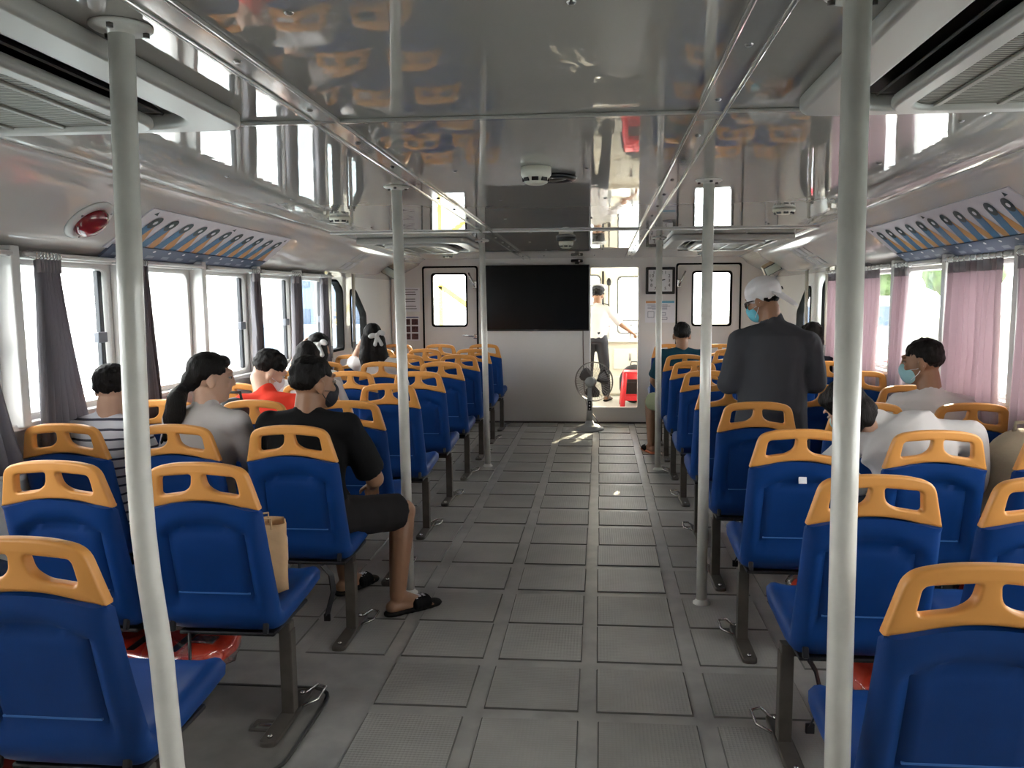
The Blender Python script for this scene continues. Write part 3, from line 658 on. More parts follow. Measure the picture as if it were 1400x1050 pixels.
# ------------------------------------------------------------------ curtains and rods
def curtain(X, s, top, bot, z1, z0, m, pleats, lab, grp):
    bm = bmesh.new(); nu, nv = pleats*6, 14; g = []
    rnd = random.Random(int(top[0]*1000)); ph = [rnd.uniform(-.6,.6) for _ in range(pleats+1)]
    for j in range(nv+1):
        v = j/nv; e = v**1.3; a = top[0]+(bot[0]-top[0])*e; b = top[1]+(bot[1]-top[1])*e; row = []
        for i in range(nu+1):
            u = i/nu; am = .020+.012*v; k = ph[int(u*pleats*.999)]
            row.append(bm.verts.new((X+s*(.105+am*math.sin(u*pleats*2*PI+.5*k*v)+.01*noise.noise(V((u*3,v*2,top[0])))), a+(b-a)*u+.006*math.sin(u*40+v*3), z1+(z0-z1)*v)))
        g.append(row)
    for j in range(nv):
        for i in range(nu): bm.faces.new((g[j][i],g[j+1][i],g[j+1][i+1],g[j][i+1]))
    o = thing('curtain', lab, 'curtain', (X+s*.1, top[0], z0), group=grp)
    c = finish(bm, 'cloth', m, o, True, recalc=False); c.data.transform(Matrix.Translation((-X-s*.1,-top[0],-z0))); md = c.modifiers.new('t','SOLIDIFY'); md.thickness = .002
    hm = mat('curtain_hem', (.34,.31,.33), .8)
    bm = bmesh.new()
    pts = [(X+s*(.105+.020*math.sin(i/nu*pleats*2*PI))-(X+s*.1), (top[1]-top[0])*i/nu, 0) for i in range(nu+1)]
    a = [bm.verts.new((x+s*.003,y,z1-z0+.005)) for x, y, _ in pts]; b = [bm.verts.new((x+s*.003,y,z1-z0-.055)) for x, y, _ in pts]
    for i in range(nu): bm.faces.new((a[i],b[i],b[i+1],a[i+1]))
    h = finish(bm, 'heading_band', hm, o, True, recalc=False); md = h.modifiers.new('t','SOLIDIFY'); md.thickness = .003
    for i in range(pleats+1):
        y = (top[1]-top[0])*i/pleats; bm = bmesh.new(); tube(bm, [(.016*math.cos(q), y, z1-z0+.022+.018*math.sin(q)) for q in [2*PI*k/10 for k in range(10)]], .0025, 5, True); finish(bm, 'ring', steel, o, True)
GL = 'grey curtains on the lamp side windows'; GR = 'backlit mauve curtains on the opposite windows'
curtain(XL,1,(2.86,3.02),(2.80,3.25),1.775,.86,cur_grey,6,'grey pleated curtain beside the rib next to the boy',GL)
curtain(XL,1,(3.40,3.56),(3.36,3.72),1.775,.90,cur_grey,7,'grey pleated curtain at the window behind the striped boy',GL)
curtain(XL,1,(4.20,4.28),(4.20,4.37),1.775,.92,cur_grey,4,'narrow grey curtain hidden beside the bent pole',GL)
curtain(XL,1,(5.64,5.76),(5.62,5.77),1.775,.92,cur_grey,4,'narrow grey curtain between ponytailed woman and red-shirted man',GL)
curtain(XL,1,(6.40,6.58),(6.36,6.59),1.775,.92,cur_grey,4,'narrow grey curtain behind the man in black\'s head',GL)
curtain(XL,1,(7.08,7.24),(7.08,7.28),1.775,.92,cur_grey,4,'narrow grey curtain next to the larger angular window',GL)
curtain(XR,-1,(4.22,4.86),(4.20,4.88),1.775,.88,cur_backlit,9,'wide backlit mauve curtain beside the masked man',GR)
curtain(XR,-1,(3.38,4.08),(3.38,4.08),1.775,.88,cur_backlit,9,'wide backlit mauve curtain at the window before the beige bag',GR)
curtain(XR,-1,(5.46,5.70),(5.48,5.72),1.775,.90,cur_backlit,4,'narrow mauve curtain behind the masked man\'s head',GR)
curtain(XR,-1,(6.00,6.52),(6.02,6.54),1.775,.90,cur_backlit,6,'backlit mauve curtain hanging behind the straight near pole',GR)
curtain(XR,-1,(6.86,7.30),(6.88,7.31),1.775,.90,cur_backlit,5,'backlit mauve curtain beside the larger angular window',GR)
for X, s, nm in ((XL,1,'red-lamp side'), (XR,-1,'mauve-curtain side')):
    for k in range(-4, 6):
        y0 = 3.30+.835*(k-1)+.04; y1 = y0+.755
        if y0 < 1.0 or y1 > 7.5: continue
        t = thing('curtain_rod', 'slim curtain rod over the %s sliding window from the bow, %s' % (ORD[5-k], nm), 'curtain rod', (X+s*.1, y0, 1.80), group='curtain rods '+nm)
        tubeobj('rod', [(0,0,0),(0,y1-y0,0)], .011, rib_m, t)
        for y in (.02, y1-y0-.02): boxobj('bracket', (-s*.035,y,0), (.08,.016,.03), mat('bracket_grey', (.42,.40,.38), .4), t, bev=.003)

# ------------------------------------------------------------------ passenger seats
LY = [1.68, 2.52, 3.30, 4.13, 4.97, 5.82, 6.68, 7.54, 8.40, 9.24]
RY = [1.64, 2.465, 3.31, 4.17, 4.99, 5.92, 6.80, 7.56, 8.40, 9.22]
LXS = [-1.350, -1.870, -2.385]; RXS = [.80, 1.37, 1.888]
ZT = 1.05
LEAN = .165
def make_seat():
    r = thing('passenger_seat', 'seat', 'seat')
    # shell: one profile from the top of the back round to the front lip of the pan
    prof = []                                   # (y, z, half width, thickness, is_back)
    for i in range(19):
        t = i/18; z = .905-t*(.905-.50); y = .018+(1.05-z)*LEAN*1.35*(.75+.25*t)-.018; prof.append((y, z, .203+.010*t, .040+.024*t, 1))
    y0 = prof[-1][0]
    for i in range(1, 7):
        a = i/6*PI/2*.98; prof.append((y0+.06*(1-math.cos(a))+.010*i/6, .50-.065*math.sin(a), .213, .066+.006*i/6, 0))
    y1, z1 = prof[-1][0], prof[-1][1]
    for i in range(1, 13):
        t = i/12; prof.append((y1+.385*t, z1+.028*t-.012*max(0, t-.85)*6*t, .215-.010*max(0, t-.8)*5, .084-.012*max(0, t-.9)*10, 0))
    n = len(prof); NU = 21; bm = bmesh.new(); rings = []
    for i, (y, z, hw, th, bk) in enumerate(prof):
        a = prof[max(i-1, 0)]; b = prof[min(i+1, n-1)]; d = V((0, b[0]-a[0], b[1]-a[1])).normalized(); nr = V((0, -d.z, d.y))  # front/up side normal
        if nr.y < -.2: nr = -nr
        nr = V((0, abs(nr.y), abs(nr.z))) if not bk else V((0, abs(nr.y), abs(nr.z)))
        f, k = [], []
        sb = i/18 if bk else 1
        for j in range(NU):
            u = -1+2*j/(NU-1); su = math.copysign(abs(u)**.8, u); e = max(0, abs(u)-.80)/.20
            rim = .020*max(0, abs(u)-.55)/.45 if i > 0 else 0            # the edges curl to the sitter's side
            front = th/2*(1-e*e*.75)+rim
            rec = 0
            if bk:
                top = .14+.10*abs(u)**2*2
                q = min(1, max(0, (.72-abs(u))/.05))*min(1, max(0, (sb-top)/.06))*min(1, max(0, (1.0-sb)/.14)); rec = .026*q
                q2 = min(1, max(0, (.575-abs(u))/.05))*min(1, max(0, (sb-top-.07)/.06))*min(1, max(0, (1.0-sb)/.14)); rec -= .010*q2
            back = -th/2*(1-e*e*.75)+rim*.35+rec
            hump = (.886+.032*math.cos(min(1, abs(u))*PI/2)**1.5-.905)*max(0, 1-i/6) if bk else 0
            p = V((su*hw, y-hump*LEAN*1.2, z+hump)); f.append(bm.verts.new(p+nr*front)); k.append(bm.verts.new(p+nr*back))
        rings.append(f+k[::-1])
    m = len(rings[0])
    for a, b in zip(rings[:-1], rings[1:]):
        for j in range(m): bm.faces.new((a[j], a[(j+1) % m], b[(j+1) % m], b[j]))
    bm.faces.new(rings[0]); bm.faces.new(rings[-1][::-1])
    shell = finish(bm, 'shell', blue, r, True)
    md = shell.modifiers.new('es', 'EDGE_SPLIT'); md.split_angle = .9
    # moulded line across the lower back
    ly = [p for p in prof if p[4]][15]
    boxobj('moulding_line', (0, ly[0]-.0135, ly[1]), (.262,.006,.005), mat('blue_highlight', (.05,.16,.42), .35), r)
    # headrest: orange plate with two hand holes
    ol = [(-.2045,.884),(-.152,.892),(-.10,.9055),(-.05,.914),(0,.9165),(.05,.914),(.10,.9055),(.152,.892),(.2045,.884),(.168,1.030),(.09,1.049),(0,1.053),(-.09,1.049),(-.168,1.030)]
    ol = rpoly(ol, [.006,.03,.03,.03,.03,.03,.03,.03,.006,.045,.06,.06,.06,.045], 6)
    hl = rpoly([(.020,1.012),(.026,.968),(.058,.946),(.142,.934),(.134,1.002)], [.012,.02,.022,.016,.016], 5)
    hr = [(-x, z) for x, z in hl][::-1]
    def fn(u, v, t): return (u, (1.05-v)*LEAN+.013-t+.010*(abs(u)/.2)**2*0, v)
    from_mesh(plate(ol, [hl, hr], .036, fn, .009, 3), 'headrest', orange, r)
    for q in r.children:
        if q.name.startswith('headrest'):
            for p in q.data.polygons: p.use_smooth = True
            md = q.modifiers.new('es', 'EDGE_SPLIT'); md.split_angle = .7
    # frame pieces below
    boxobj('underframe', (0, .33, .386), (.36, .34, .016), blackp, r, bev=.006)
    for sx in (-1, 1):
        boxobj('side_clip', (sx*.172, .118, .462), (.020, .018, .10), blackp, r, rot=Matrix.Rotation(-.25,3,'X'), bev=.005)
    return r
proto = make_seat()
used = [False]
def seat(x, y, lab, grp):
    if not used[0]: o = proto; used[0] = True; o.location = (x, y, 0)
    else: o = copy_thing(proto, (x, y, 0))
    o['label'] = lab; o['group'] = grp
    return o
special = {('L',2,0):'holding the man in black', ('L',2,1):'holding the ponytailed woman', ('L',2,2):'holding the boy in stripes', ('L',3,1):'holding the red-shirted man', ('L',4,1):'holding the dark-haired passenger in white',
           ('L',5,2):'holding the bowed girl by the window', ('L',6,1):'holding the long-haired bowed girl', ('R',7,0):'holding the teal-shirted man', ('R',3,2):'holding the masked man', ('R',2,1):'holding the sleeping passenger', ('R',6,2):'holding the navy-shirted passenger', ('L',1,0):'with kraft paper bag on it', ('R',2,0):'with a white sticker on its back'}
seats = {}
ROFF = {('R',1):.05, ('R',2):.03, ('R',3):.02, ('L',2):.01}
for bank, xs, ys in (('L', LXS, LY), ('R', RXS, RY)):
    for i, y in enumerate(ys):
        for c, x in enumerate(xs):
            if abs(x) > 1.3 and i == 0 and bank == 'R' and c == 2: continue
            if bank == 'L' and i == 0 and c == 2: continue
            where = ('aisle seat', 'middle seat', 'window seat')[c]
            side = 'red-lamp side' if bank == 'L' else 'mauve-curtain side'
            k = (bank, i, c); sp = special.get(k)
            lab = 'blue %s %s, %s row from the television wall' % (where, sp, ORD[9-i]) if sp else 'empty blue %s with orange headrest, %s row from the television wall, %s' % (where, ORD[9-i], side)
            seats[k] = seat(x+ROFF.get((bank,i),0)*(c == 0), y, lab, 'blue passenger seats, '+side)
# white sticker on one seat back
o = boxobj('back_sticker', (.012, .021, .835), (.032,.006,.028), paper, seats[('R',2,0)], rot=Matrix.Rotation(-.2,3,'X')); o['label'] = 'small white square sticker'
boxobj('screw_mark', (.10, .016, .85), (.022,.008,.028), blackp, seats[('R',0,0)], rot=Matrix.Rotation(-.2,3,'X'))
# stands that carry each row
def stand(xs, y, inner, lab, grp):
    s = 1 if inner < xs[0] else -1      # direction from aisle to window
    r = thing('seat_stand', lab, 'stand', (inner, y, 0), group=grp)
    x1 = xs[-1]-inner+s*.15
    boxobj('crossbar', (x1/2+s*.005, .30, .360), (abs(x1)-.01,.05,.04), darksteel, r, bev=.004)
    boxobj('crossbar', ((x1+s*.16)/2, .44, .360), (abs(x1)-.16,.035,.03), darksteel, r, bev=.004)
    for lx in (s*.03, x1*.55, x1-s*.06):
        l = boxobj('leg', (lx, .30, .185), (.048,.05,.33), darksteel, r, bev=.004)
        f = from_mesh(plate(rrect(-.032,-.20,.032,.20,.03), [], .024, lambda u,v,t: (lx+u, .27+v, .013+t), .005), 'foot', darksteel, r)
        for yy in (.11, .43): latheobj('bolt', [(.010,.024),(.010,.032),(.005,.036),(0,.036)], steel, f, c=(lx, yy, 0), n=8)
    pts = [(s*.0,.34,.02),(-s*.05,.38,.03),(-s*.055,.46,.04),(-s*.01,.50,.03),(s*.02,.44,.02)]
    tubeobj('luggage_loop', pts, .006, steel, r, 8)
    for dy in (.17,.255,.345,.43): tubeobj('rack_rod', [(s*.34,dy,.182),(x1-s*.03,dy,.182)], .006, blackp, r, 8)
    for fx in (s*.34, x1*.6, x1-s*.05): tubeobj('rack_hanger', [(fx,.16,.385),(fx,.15,.21),(fx,.16,.178),(fx,.44,.178),(fx,.45,.21),(fx,.44,.385)], .006, blackp, r, 8)
for bank, xs, ys, inn in (('L', LXS, LY, LXS[0]+.20), ('R', RXS, RY, RXS[0]-.17)):
    for i, y in enumerate(ys):
        stand(xs, y, inn, 'dark steel stand under the %s seat row from the television wall, %s' % (ORD[9-i], 'lamp side' if bank == 'L' else 'mauve curtain side'), 'steel seat stands')

# ------------------------------------------------------------------ people
def capsule(acc, p0, p1, r0, r1, n=14):
    p0, p1 = V(p0), V(p1); d = p1-p0; L_ = d.length
    if L_ < 1e-6: d = V((0,0,1)); 
    x, y, z = frame_from(d); pts = []
    for i in range(5): a = -PI/2+PI/2*i/4; pts.append((r0*math.cos(a)+1e-5, r0*math.sin(a)))
    for i in range(5): a = PI/2*i/4; pts.append((r1*math.cos(a)+1e-5, L_+r1*math.sin(a)))
    loft(acc, [(p0+z*h, x*r, y*r) for r, h in pts], n)
def loft(acc, rings, n=20):
    Vs, Fs = acc; b = len(Vs)
    for c, ax, ay in rings:
        for j in range(n): a = 2*PI*j/n; Vs.append(V(c)+V(ax)*math.cos(a)+V(ay)*math.sin(a))
    k = len(rings)
    for i in range(k-1):
        for j in range(n): Fs.append((b+i*n+j, b+i*n+(j+1) % n, b+(i+1)*n+(j+1) % n, b+(i+1)*n+j))
    Fs.append(tuple(b+j for j in range(n))[::-1]); Fs.append(tuple(b+(k-1)*n+j for j in range(n)))
def ellip(acc, c, r, M=None, n=18):
    rings = []
    for i in range(11):
        a = -PI/2+PI*i/10; cz = r[2]*math.sin(a); q = math.cos(a)+1e-4
        c2, ax, ay = V((0,0,cz)), V((r[0]*q,0,0)), V((0,r[1]*q,0))
        if M is not None: c2, ax, ay = M @ c2, M @ ax, M @ ay
        rings.append((V(c)+c2, ax, ay))
    loft(acc, rings, n)
def solid(acc, name, m, parent, voxel=.009, smooth=4, wr=0, wscale=10, ratio=1):
    """merge overlapping closed shapes into one continuous smooth surface"""
    bm = bmesh.new(); vs_ = [bm.verts.new(v) for v in acc[0]]
    for f in acc[1]:
        try: bm.faces.new([vs_[i] for i in f])
        except ValueError: pass
    bmesh.ops.recalc_face_normals(bm, faces=bm.faces)
    me = bpy.data.meshes.new('t'); bm.to_mesh(me); bm.free()
    o = bpy.data.objects.new('t', me); COL.objects.link(o)
    md = o.modifiers.new('r', 'REMESH'); md.mode = 'VOXEL'; md.voxel_size = voxel; md.use_smooth_shade = True
    if smooth: ms = o.modifiers.new('s', 'SMOOTH'); ms.factor = .5; ms.iterations = smooth
    if ratio < 1: mr = o.modifiers.new('d', 'DECIMATE'); mr.ratio = ratio
    dg = bpy.context.evaluated_depsgraph_get(); dg.update()
    me2 = bpy.data.meshes.new_from_object(o.evaluated_get(dg)); bpy.data.objects.remove(o); bpy.data.meshes.remove(me)
    if wr:
        nn = [v.normal.copy() for v in me2.vertices]
        for v, q in zip(me2.vertices, nn):
            p = v.co*wscale; v.co += q*wr*(noise.noise(p)+.5*noise.noise(V((p.x*2.3,p.y*2.3,p.z*.9))))
    me2.name = name; me2.materials.clear()
    return from_mesh(me2, name, m, parent, True)
skins = [mat('skin_tan', (.50,.27,.17), .5, vary=.12, vscale=8), mat('skin_brown', (.30,.155,.09), .5, vary=.12, vscale=8), mat('skin_light', (.62,.38,.27), .5, vary=.1, vscale=8)]
def hair_mat():
    m = bpy.data.materials.new('black_hair'); m.use_nodes = True; N = m.node_tree.nodes; L = m.node_tree.links
    b = N['Principled BSDF']; b.inputs['Base Color'].default_value = (.009,.0075,.0075,1); b.inputs['Roughness'].default_value = .55; b.inputs['Specular IOR Level'].default_value = .16
    tc = N.new('ShaderNodeTexCoord'); mp = N.new('ShaderNodeMapping'); mp.inputs['Scale'].default_value = (90,90,12); n = N.new('ShaderNodeTexNoise'); n.inputs['Scale'].default_value = 3
    L.new(tc.outputs['Object'], mp.inputs[0]); L.new(mp.outputs[0], n.inputs['Vector']); bp = N.new('ShaderNodeBump'); bp.inputs['Strength'].default_value = .7; bp.inputs['Distance'].default_value = .006
    L.new(n.outputs['Fac'], bp.inputs['Height']); L.new(bp.outputs[0], b.inputs['Normal']); return m
hairm = hair_mat()
def hand(acc, w_, d, nrm, side, curl=.5, s=1.0):
    """palm and five fingers; d = forearm direction, nrm = palm facing, side = +1 thumb towards d x nrm"""
    d = V(d).normalized(); nrm = V(nrm); nrm = (nrm-d*nrm.dot(d)).normalized(); t = d.cross(nrm)*side
    w_ = V(w_); pc = w_+d*.045*s
    M = Matrix((t, d, nrm)).transposed(); ellip(acc, pc, (.040*s,.052*s,.017*s), M, 12)
    for k, (o, ln) in enumerate(((.030,.068),(.010,.076),(-.010,.071),(-.029,.056))):
        b = w_+d*.080*s+t*o*s; a1 = curl*.7; m1 = b+(d*math.cos(a1)+nrm*math.sin(a1)+t*o*2.2)*ln*.5*s
        a2 = curl*1.7; e = m1+(d*math.cos(a2)+nrm*math.sin(a2)+t*o*2)*ln*.5*s
        capsule(acc, b, m1, .0092*s, .0085*s, 8); capsule(acc, m1, e, .0085*s, .007*s, 8)
    b = w_+d*.02*s+t*.03*s; m1 = b+(t*.75+d*.6+nrm*.3).normalized()*.038*s; e = m1+(d*.9+t*.2+nrm*.4).normalized()*.032*s
    capsule(acc, b, m1, .013*s, .0105*s, 8); capsule(acc, m1, e, .0105*s, .008*s, 8)
def cuff(acc, p0, p1, r0, r1, n=16):
    p0, p1 = V(p0), V(p1); x, y, z = frame_from(p1-p0); L_ = (p1-p0).length; rs = []
    for i in range(5): a = -PI/2+PI/2*i/4; rs.append((p0+z*r0*math.sin(a), x*(r0*math.cos(a)+1e-5), y*(r0*math.cos(a)+1e-5)))
    for i in range(1, 5): t = i/4; r = r0+(r1-r0)*t; rs.append((p0+z*L_*t, x*r, y*r))
    loft(acc, rs, n)
def lerp(a, b, t): return V(a)*(1-t)+V(b)*t
def person(name_label, loc, rz=0, sc=1.0, J=None, head=(0,0,0), skin=0, shirt=None, sleeve='short', bottom=None, legs='long', hair='short', shoes=None, extras=(), build=1.0, vox=.010, hand_n=None, coat=0, stand=False):
    """J overrides joints (local metres before scale): pelvis, neck, head, sh_l, el_l, ha_l, hip_l, kn_l, an_l, toe_l and _r"""
    j = dict(pelvis=(0,0,.565), waist=(0,-.005,.73), chest=(0,.0,.90), neck=(0,.02,1.05), head=(0,.045,1.20),
             sh_l=(-.178,.0,1.005), sh_r=(.178,.0,1.005), el_l=(-.235,.07,.765), el_r=(.235,.07,.765), ha_l=(-.14,.285,.66), ha_r=(.14,.285,.66),
             hip_l=(-.095,.03,.55), hip_r=(.095,.03,.55), kn_l=(-.125,.43,.535), kn_r=(.125,.43,.535), an_l=(-.125,.43,.10), an_r=(.125,.43,.10), toe_l=(-.14,.60,.04), toe_r=(.14,.60,.04))
    j.update(J or {}); j = {k: V(v)*(V((1,1,1)) if False else sc) if not isinstance(v, float) else v for k, v in j.items()}
    R = sc; b_ = build
    root = thing('person', name_label, 'person', loc, rz)
    sk = skins[skin]
    side = (j['sh_r']-j['sh_l']).normalized()
    acc = ([], [])
    def torso(acc, off, z0=0.0):
        sp = [j['pelvis']+(j['pelvis']-j['waist'])*.35, j['pelvis'], j['waist'], j['chest'], lerp(j['chest'], j['neck'], .60), lerp(j['chest'], j['neck'], .92)]
        hw = [.13,.158,.138,.162,.165,.085]; hd = [.09,.118,.098,.115,.092,.062]
        rings = []
        for i, p in enumerate(sp):
            dd = (sp[min(i+1, 5)]-sp[max(i-1, 0)]).normalized(); s2 = (side-dd*side.dot(dd)).normalized(); f2 = dd.cross(s2)
            if coat and i == 5: rings.append((p, s2*(hw[i]*R*b_+off*.6), f2*(hd[i]*R*b_+off*.6)))
            else: rings.append((p, s2*(hw[i]*R*b_+off), f2*(hd[i]*R*b_+off)))
        loft(acc, rings, 24)
        for q in 'lr':
            capsule(acc, lerp(j['chest'], j['neck'], .8), j['sh_'+q]-V((0,0,.008)), .06*R+off, .056*R*b_+off)
    torso(acc, 0)
    # neck and head
    H = Matrix.Rotation(rz*0+head[0],3,'Z') @ Matrix.Rotation(head[1],3,'X') @ Matrix.Rotation(head[2],3,'Y')
    hc = j['head']
    def hp(x, y, z): return hc+H @ (V((x,y,z))*R)
    capsule(acc, j['neck']-V((0,0,.03)), hp(0,-.025,-.06), .066*R, .058*R)
    ellip(acc, hp(0,-.014,.03), (.074*R,.094*R,.092*R), H); ellip(acc, hp(0,.022,-.025), (.063*R,.074*R,.095*R), H); ellip(acc, hp(0,.042,-.083), (.044*R,.044*R,.034*R), H)
    capsule(acc, hp(0,.090,.022), hp(0,.104,-.020), .009*R, .013*R, 8); ellip(acc, hp(0,.086,.040), (.046*R,.014*R,.010*R), H, 10); ellip(acc, hp(0,.088,-.052), (.022*R,.010*R,.009*R), H, 10)
    for s in (-1, 1):
        ellip(acc, hp(s*.079,-.002,-.010), (.010*R,.022*R,.033*R), H @ Matrix.Rotation(-s*.35,3,'Z'), 10); ellip(acc, hp(s*.040,.070,-.02), (.022*R,.018*R,.02*R), H, 10)
    # limbs
    for q, s in (('l',-1),('r',1)):
        capsule(acc, j['sh_'+q], j['el_'+q], .050*R*b_, .040*R*b_); capsule(acc, j['el_'+q], j['ha_'+q], .041*R*b_, .026*R*b_)
        d = j['ha_'+q]-j['el_'+q]; nr = V((hand_n or {}).get(q, (0,.2,-1))); hand(acc, j['ha_'+q], d, nr, s if (hand_n is None or q not in hand_n) else s, .55, R*.95)
        capsule(acc, j['hip_'+q], j['kn_'+q], .082*R*b_, .058*R*b_); 
        km = lerp(j['kn_'+q], j['an_'+q], .3); dk = (j['an_'+q]-j['kn_'+q]).normalized(); back = (V((0,-1,0))-dk*V((0,-1,0)).dot(dk))*.012
        capsule(acc, j['kn_'+q], km+back, .054*R*b_, .056*R*b_); capsule(acc, km+back, j['an_'+q], .056*R*b_, .037*R*b_)
        td = (j['toe_'+q]-j['an_'+q]); td.z = 0; td.normalize(); hz = j['an_'+q].z-.062*R
        heel = j['an_'+q]+V((0,0,-.055*R))-td*.03*R; ball = heel+td*.165*R-V((0,0,.012*R))
        capsule(acc, heel, ball, .034*R, .030*R); capsule(acc, j['an_'+q], ball+V((0,0,.0)), .034*R, .026*R)
        sd = td.cross(V((0,0,1)))
        for k in range(5): o = (k-2)*.0165*R; capsule(acc, ball+sd*o, ball+sd*o*1.1+td*(.055-.005*abs(k-1))*R-V((0,0,.008)), .0125*R, .010*R, 8)
    body = solid(acc, 'body', sk, root, vox*.85, 3)
    # eyes
    for s in (-1, 1):
        bm = bmesh.new(); a2 = ([], []); ellip(a2, hp(s*.032,.083,.012), (.0115*R,.007*R,.006*R), H, 10); me = bpy.data.meshes.new('eye'); me.from_pydata([tuple(v) for v in a2[0]], [], a2[1]); from_mesh(me, 'eye', mat('eye_white', (.42,.39,.37), .4), body, True)
        a2 = ([], []); ellip(a2, hp(s*.032,.089,.012), (.0055*R,.004*R,.006*R), H, 10); me = bpy.data.meshes.new('iris'); me.from_pydata([tuple(v) for v in a2[0]], [], a2[1]); from_mesh(me, 'iris', inkm, body, True); bm.free()
    # clothing
    if shirt:
        a = ([], []); torso(a, .013+coat)
        for q in 'lr':
            if sleeve == 'short': e = lerp(j['sh_'+q], j['el_'+q], .86); cuff(a, j['sh_'+q], e, .056*R*b_+.010, .056*R*b_+.012)
            elif sleeve == 'long':
                capsule(a, j['sh_'+q], j['el_'+q], .058*R*b_+.010+coat, .048*R*b_+.010+coat); capsule(a, j['el_'+q], lerp(j['el_'+q], j['ha_'+q], .92), .048*R*b_+.010+coat, .036*R*b_+.008+coat*.6)
        capsule(a, j['neck']-V((0,0,.02)), j['neck']+(hp(0,-.02,-.07)-j['neck'])*(.25 if not coat else .45), .064*R+.006+coat*.4, .058*R+.004+coat*.4)
        if coat:
            p0 = j['pelvis']; hem = p0+V((0,0,-.26)); loft(a, [(p0+V((0,0,.2)), side*.18*b_*R, V((0,.13,0))), (p0, side*.20*b_*R, V((0,.125,0))), (hem, side*.225*b_*R, V((0,.125,0)))], 24)
        solid(a, 'shirt' if not coat else 'coat', shirt, root, vox*1.15, 3, wr=.007 if not coat else .011, wscale=9)
    if bottom:
        a = ([], []); p = j['pelvis']; wst = lerp(p, j['waist'], .55); dd = (j['waist']-p).normalized()
        f2 = dd.cross(side)
        loft(a, [(p-dd*.07*R, side*(.14*R*b_+.012), f2*(.105*R*b_+.012)), (p, side*(.158*R*b_+.014), f2*(.12*R*b_+.012)), (wst, side*(.145*R*b_+.014), f2*(.104*R*b_+.014))], 24)
        for q in 'lr':
            if legs == 'short': e = lerp(j['hip_'+q], j['kn_'+q], .93); cuff(a, j['hip_'+q], e, .086*R*b_+.008, .074*R*b_+.014)
            else:
                capsule(a, j['hip_'+q], j['kn_'+q], .086*R*b_+.010, .064*R*b_+.010); capsule(a, j['kn_'+q], lerp(j['kn_'+q], j['an_'+q], .93), .062*R*b_+.010, .052*R*b_+.008)
        solid(a, 'shorts' if legs == 'short' else 'trousers', bottom, root, vox*1.2, 3, wr=.005, wscale=10)
    # hair
    a = ([], [])
    if hair:
        if hair == 'short': ellip(a, hp(0,-.018,.056), (.0795*R,.098*R,.079*R), H); ellip(a, hp(0,-.042,.020), (.0775*R,.075*R,.058*R), H)
        else: ellip(a, hp(0,-.020,.047), (.081*R,.098*R,.088*R), H); ellip(a, hp(0,-.060,.012), (.066*R,.047*R,.066*R), H); ellip(a, hp(0,.042,.086), (.060*R,.042*R,.032*R), H)
        for s in (-1, 1): ellip(a, hp(s*.062,-.030,.040), (.019*R,.044*R,.046*R), H)
        if hair == 'bob':
            for s in (-1, 1): ellip(a, hp(s*.062,-.02,-.03), (.026*R,.056*R,.08*R), H)
            ellip(a, hp(0,-.06,-.04), (.075*R,.05*R,.09*R), H)
        if hair == 'pony':
            tie = hp(0,-.115,-.035); ellip(a, hp(0,-.085,-.01), (.05*R,.05*R,.055*R), H)
            capsule(a, tie, tie+H @ V((0,-.025,-.045)), .022, .042); c1 = tie+V((-.02,-.045,-.06)); c2 = tie+V((-.035,-.05,-.15)); c3 = tie+V((-.055,-.045,-.24))
            capsule(a, c1, c2, .045, .048); capsule(a, c2, c3, .048, .022)
            for k in range(5): capsule(a, c2+V((.01*k-.02,-.01,0)), c3+V((.022*k-.05,-.006,-.03+.01*(k % 2))), .016, .005, 8)
        if hair == 'long':
            for s in (-1, 0, 1):
                capsule(a, hp(s*.055,-.045,-.02), hp(s*.075,-.075,-.16)+V((0,0,-.02)), .055*R, .055*R); capsule(a, hp(s*.075,-.075,-.16), hp(s*.09,-.085,-.30), .055*R, .02*R)
        if hair == 'none': a = ([], [])
    if a[0]: solid(a, 'hair', hairm, root, .0065, 2, wr=.007 if hair == 'short' else .005, wscale=38 if hair == 'short' else 26)
    # shoes
    if shoes:
        for q in 'lr':
            td = (j['toe_'+q]-j['an_'+q]); td.z = 0; td.normalize(); sd = td.cross(V((0,0,1))); an = j['an_'+q]
            heel = V((an.x, an.y, 0))-td*.045*R; gz = an.z-.10*R
            Mz = Matrix((sd, td, V((0,0,1)))).transposed()
            a = ([], [])
            for t_, rx in ((.015,.034),(.045,.036),(.075,.037),(.105,.039),(.135,.042),(.165,.045),(.195,.044),(.225,.038)): ellip(a, heel+td*t_*1.08*R+V((0,0,gz+.017)), (rx*1.12*R,.048*R,.021), Mz, 12)
            sl = solid(a, 'slipper' if shoes[0] == 'slide' else 'shoe', shoes[1], root, .006, 3)
            if shoes[0] == 'slide':
                a = ([], []); 
                for t_ in (.130,.150,.170,.190,.205): ellip(a, heel+td*t_*R+V((0,0,gz+.038)), (.054*R,.020*R,.040-.06*(t_-.13)), Mz, 14)
                strap = solid(a, 'strap', shoes[2], sl, .006, 3)
                for rr_ in range(3):
                    for bb in range(5): boxobj('strap_mark', tuple(heel+td*(.138+.024*rr_)*R+sd*(bb-2)*.012+V((0,0,gz+.0775-.0022*rr_-.0022*(bb-2)**2))), (.007,.014,.004), paper, sl, rot=Mz)
            else:
                a = ([], []); ellip(a, heel+td*.05*R+V((0,0,gz+.05)), (.038*R,.05*R,.05), Mz, 12); ellip(a, heel+td*.15*R+V((0,0,gz+.035)), (.042*R,.085*R,.034), Mz, 12); solid(a, 'upper', shoes[2], sl, .006, 3)
    def part(nm, m, fnc, voxel=.006, sm=2, parent=None):
        a = ([], []); fnc(a, hp, H, R); return solid(a, nm, m, parent or root, voxel, sm)
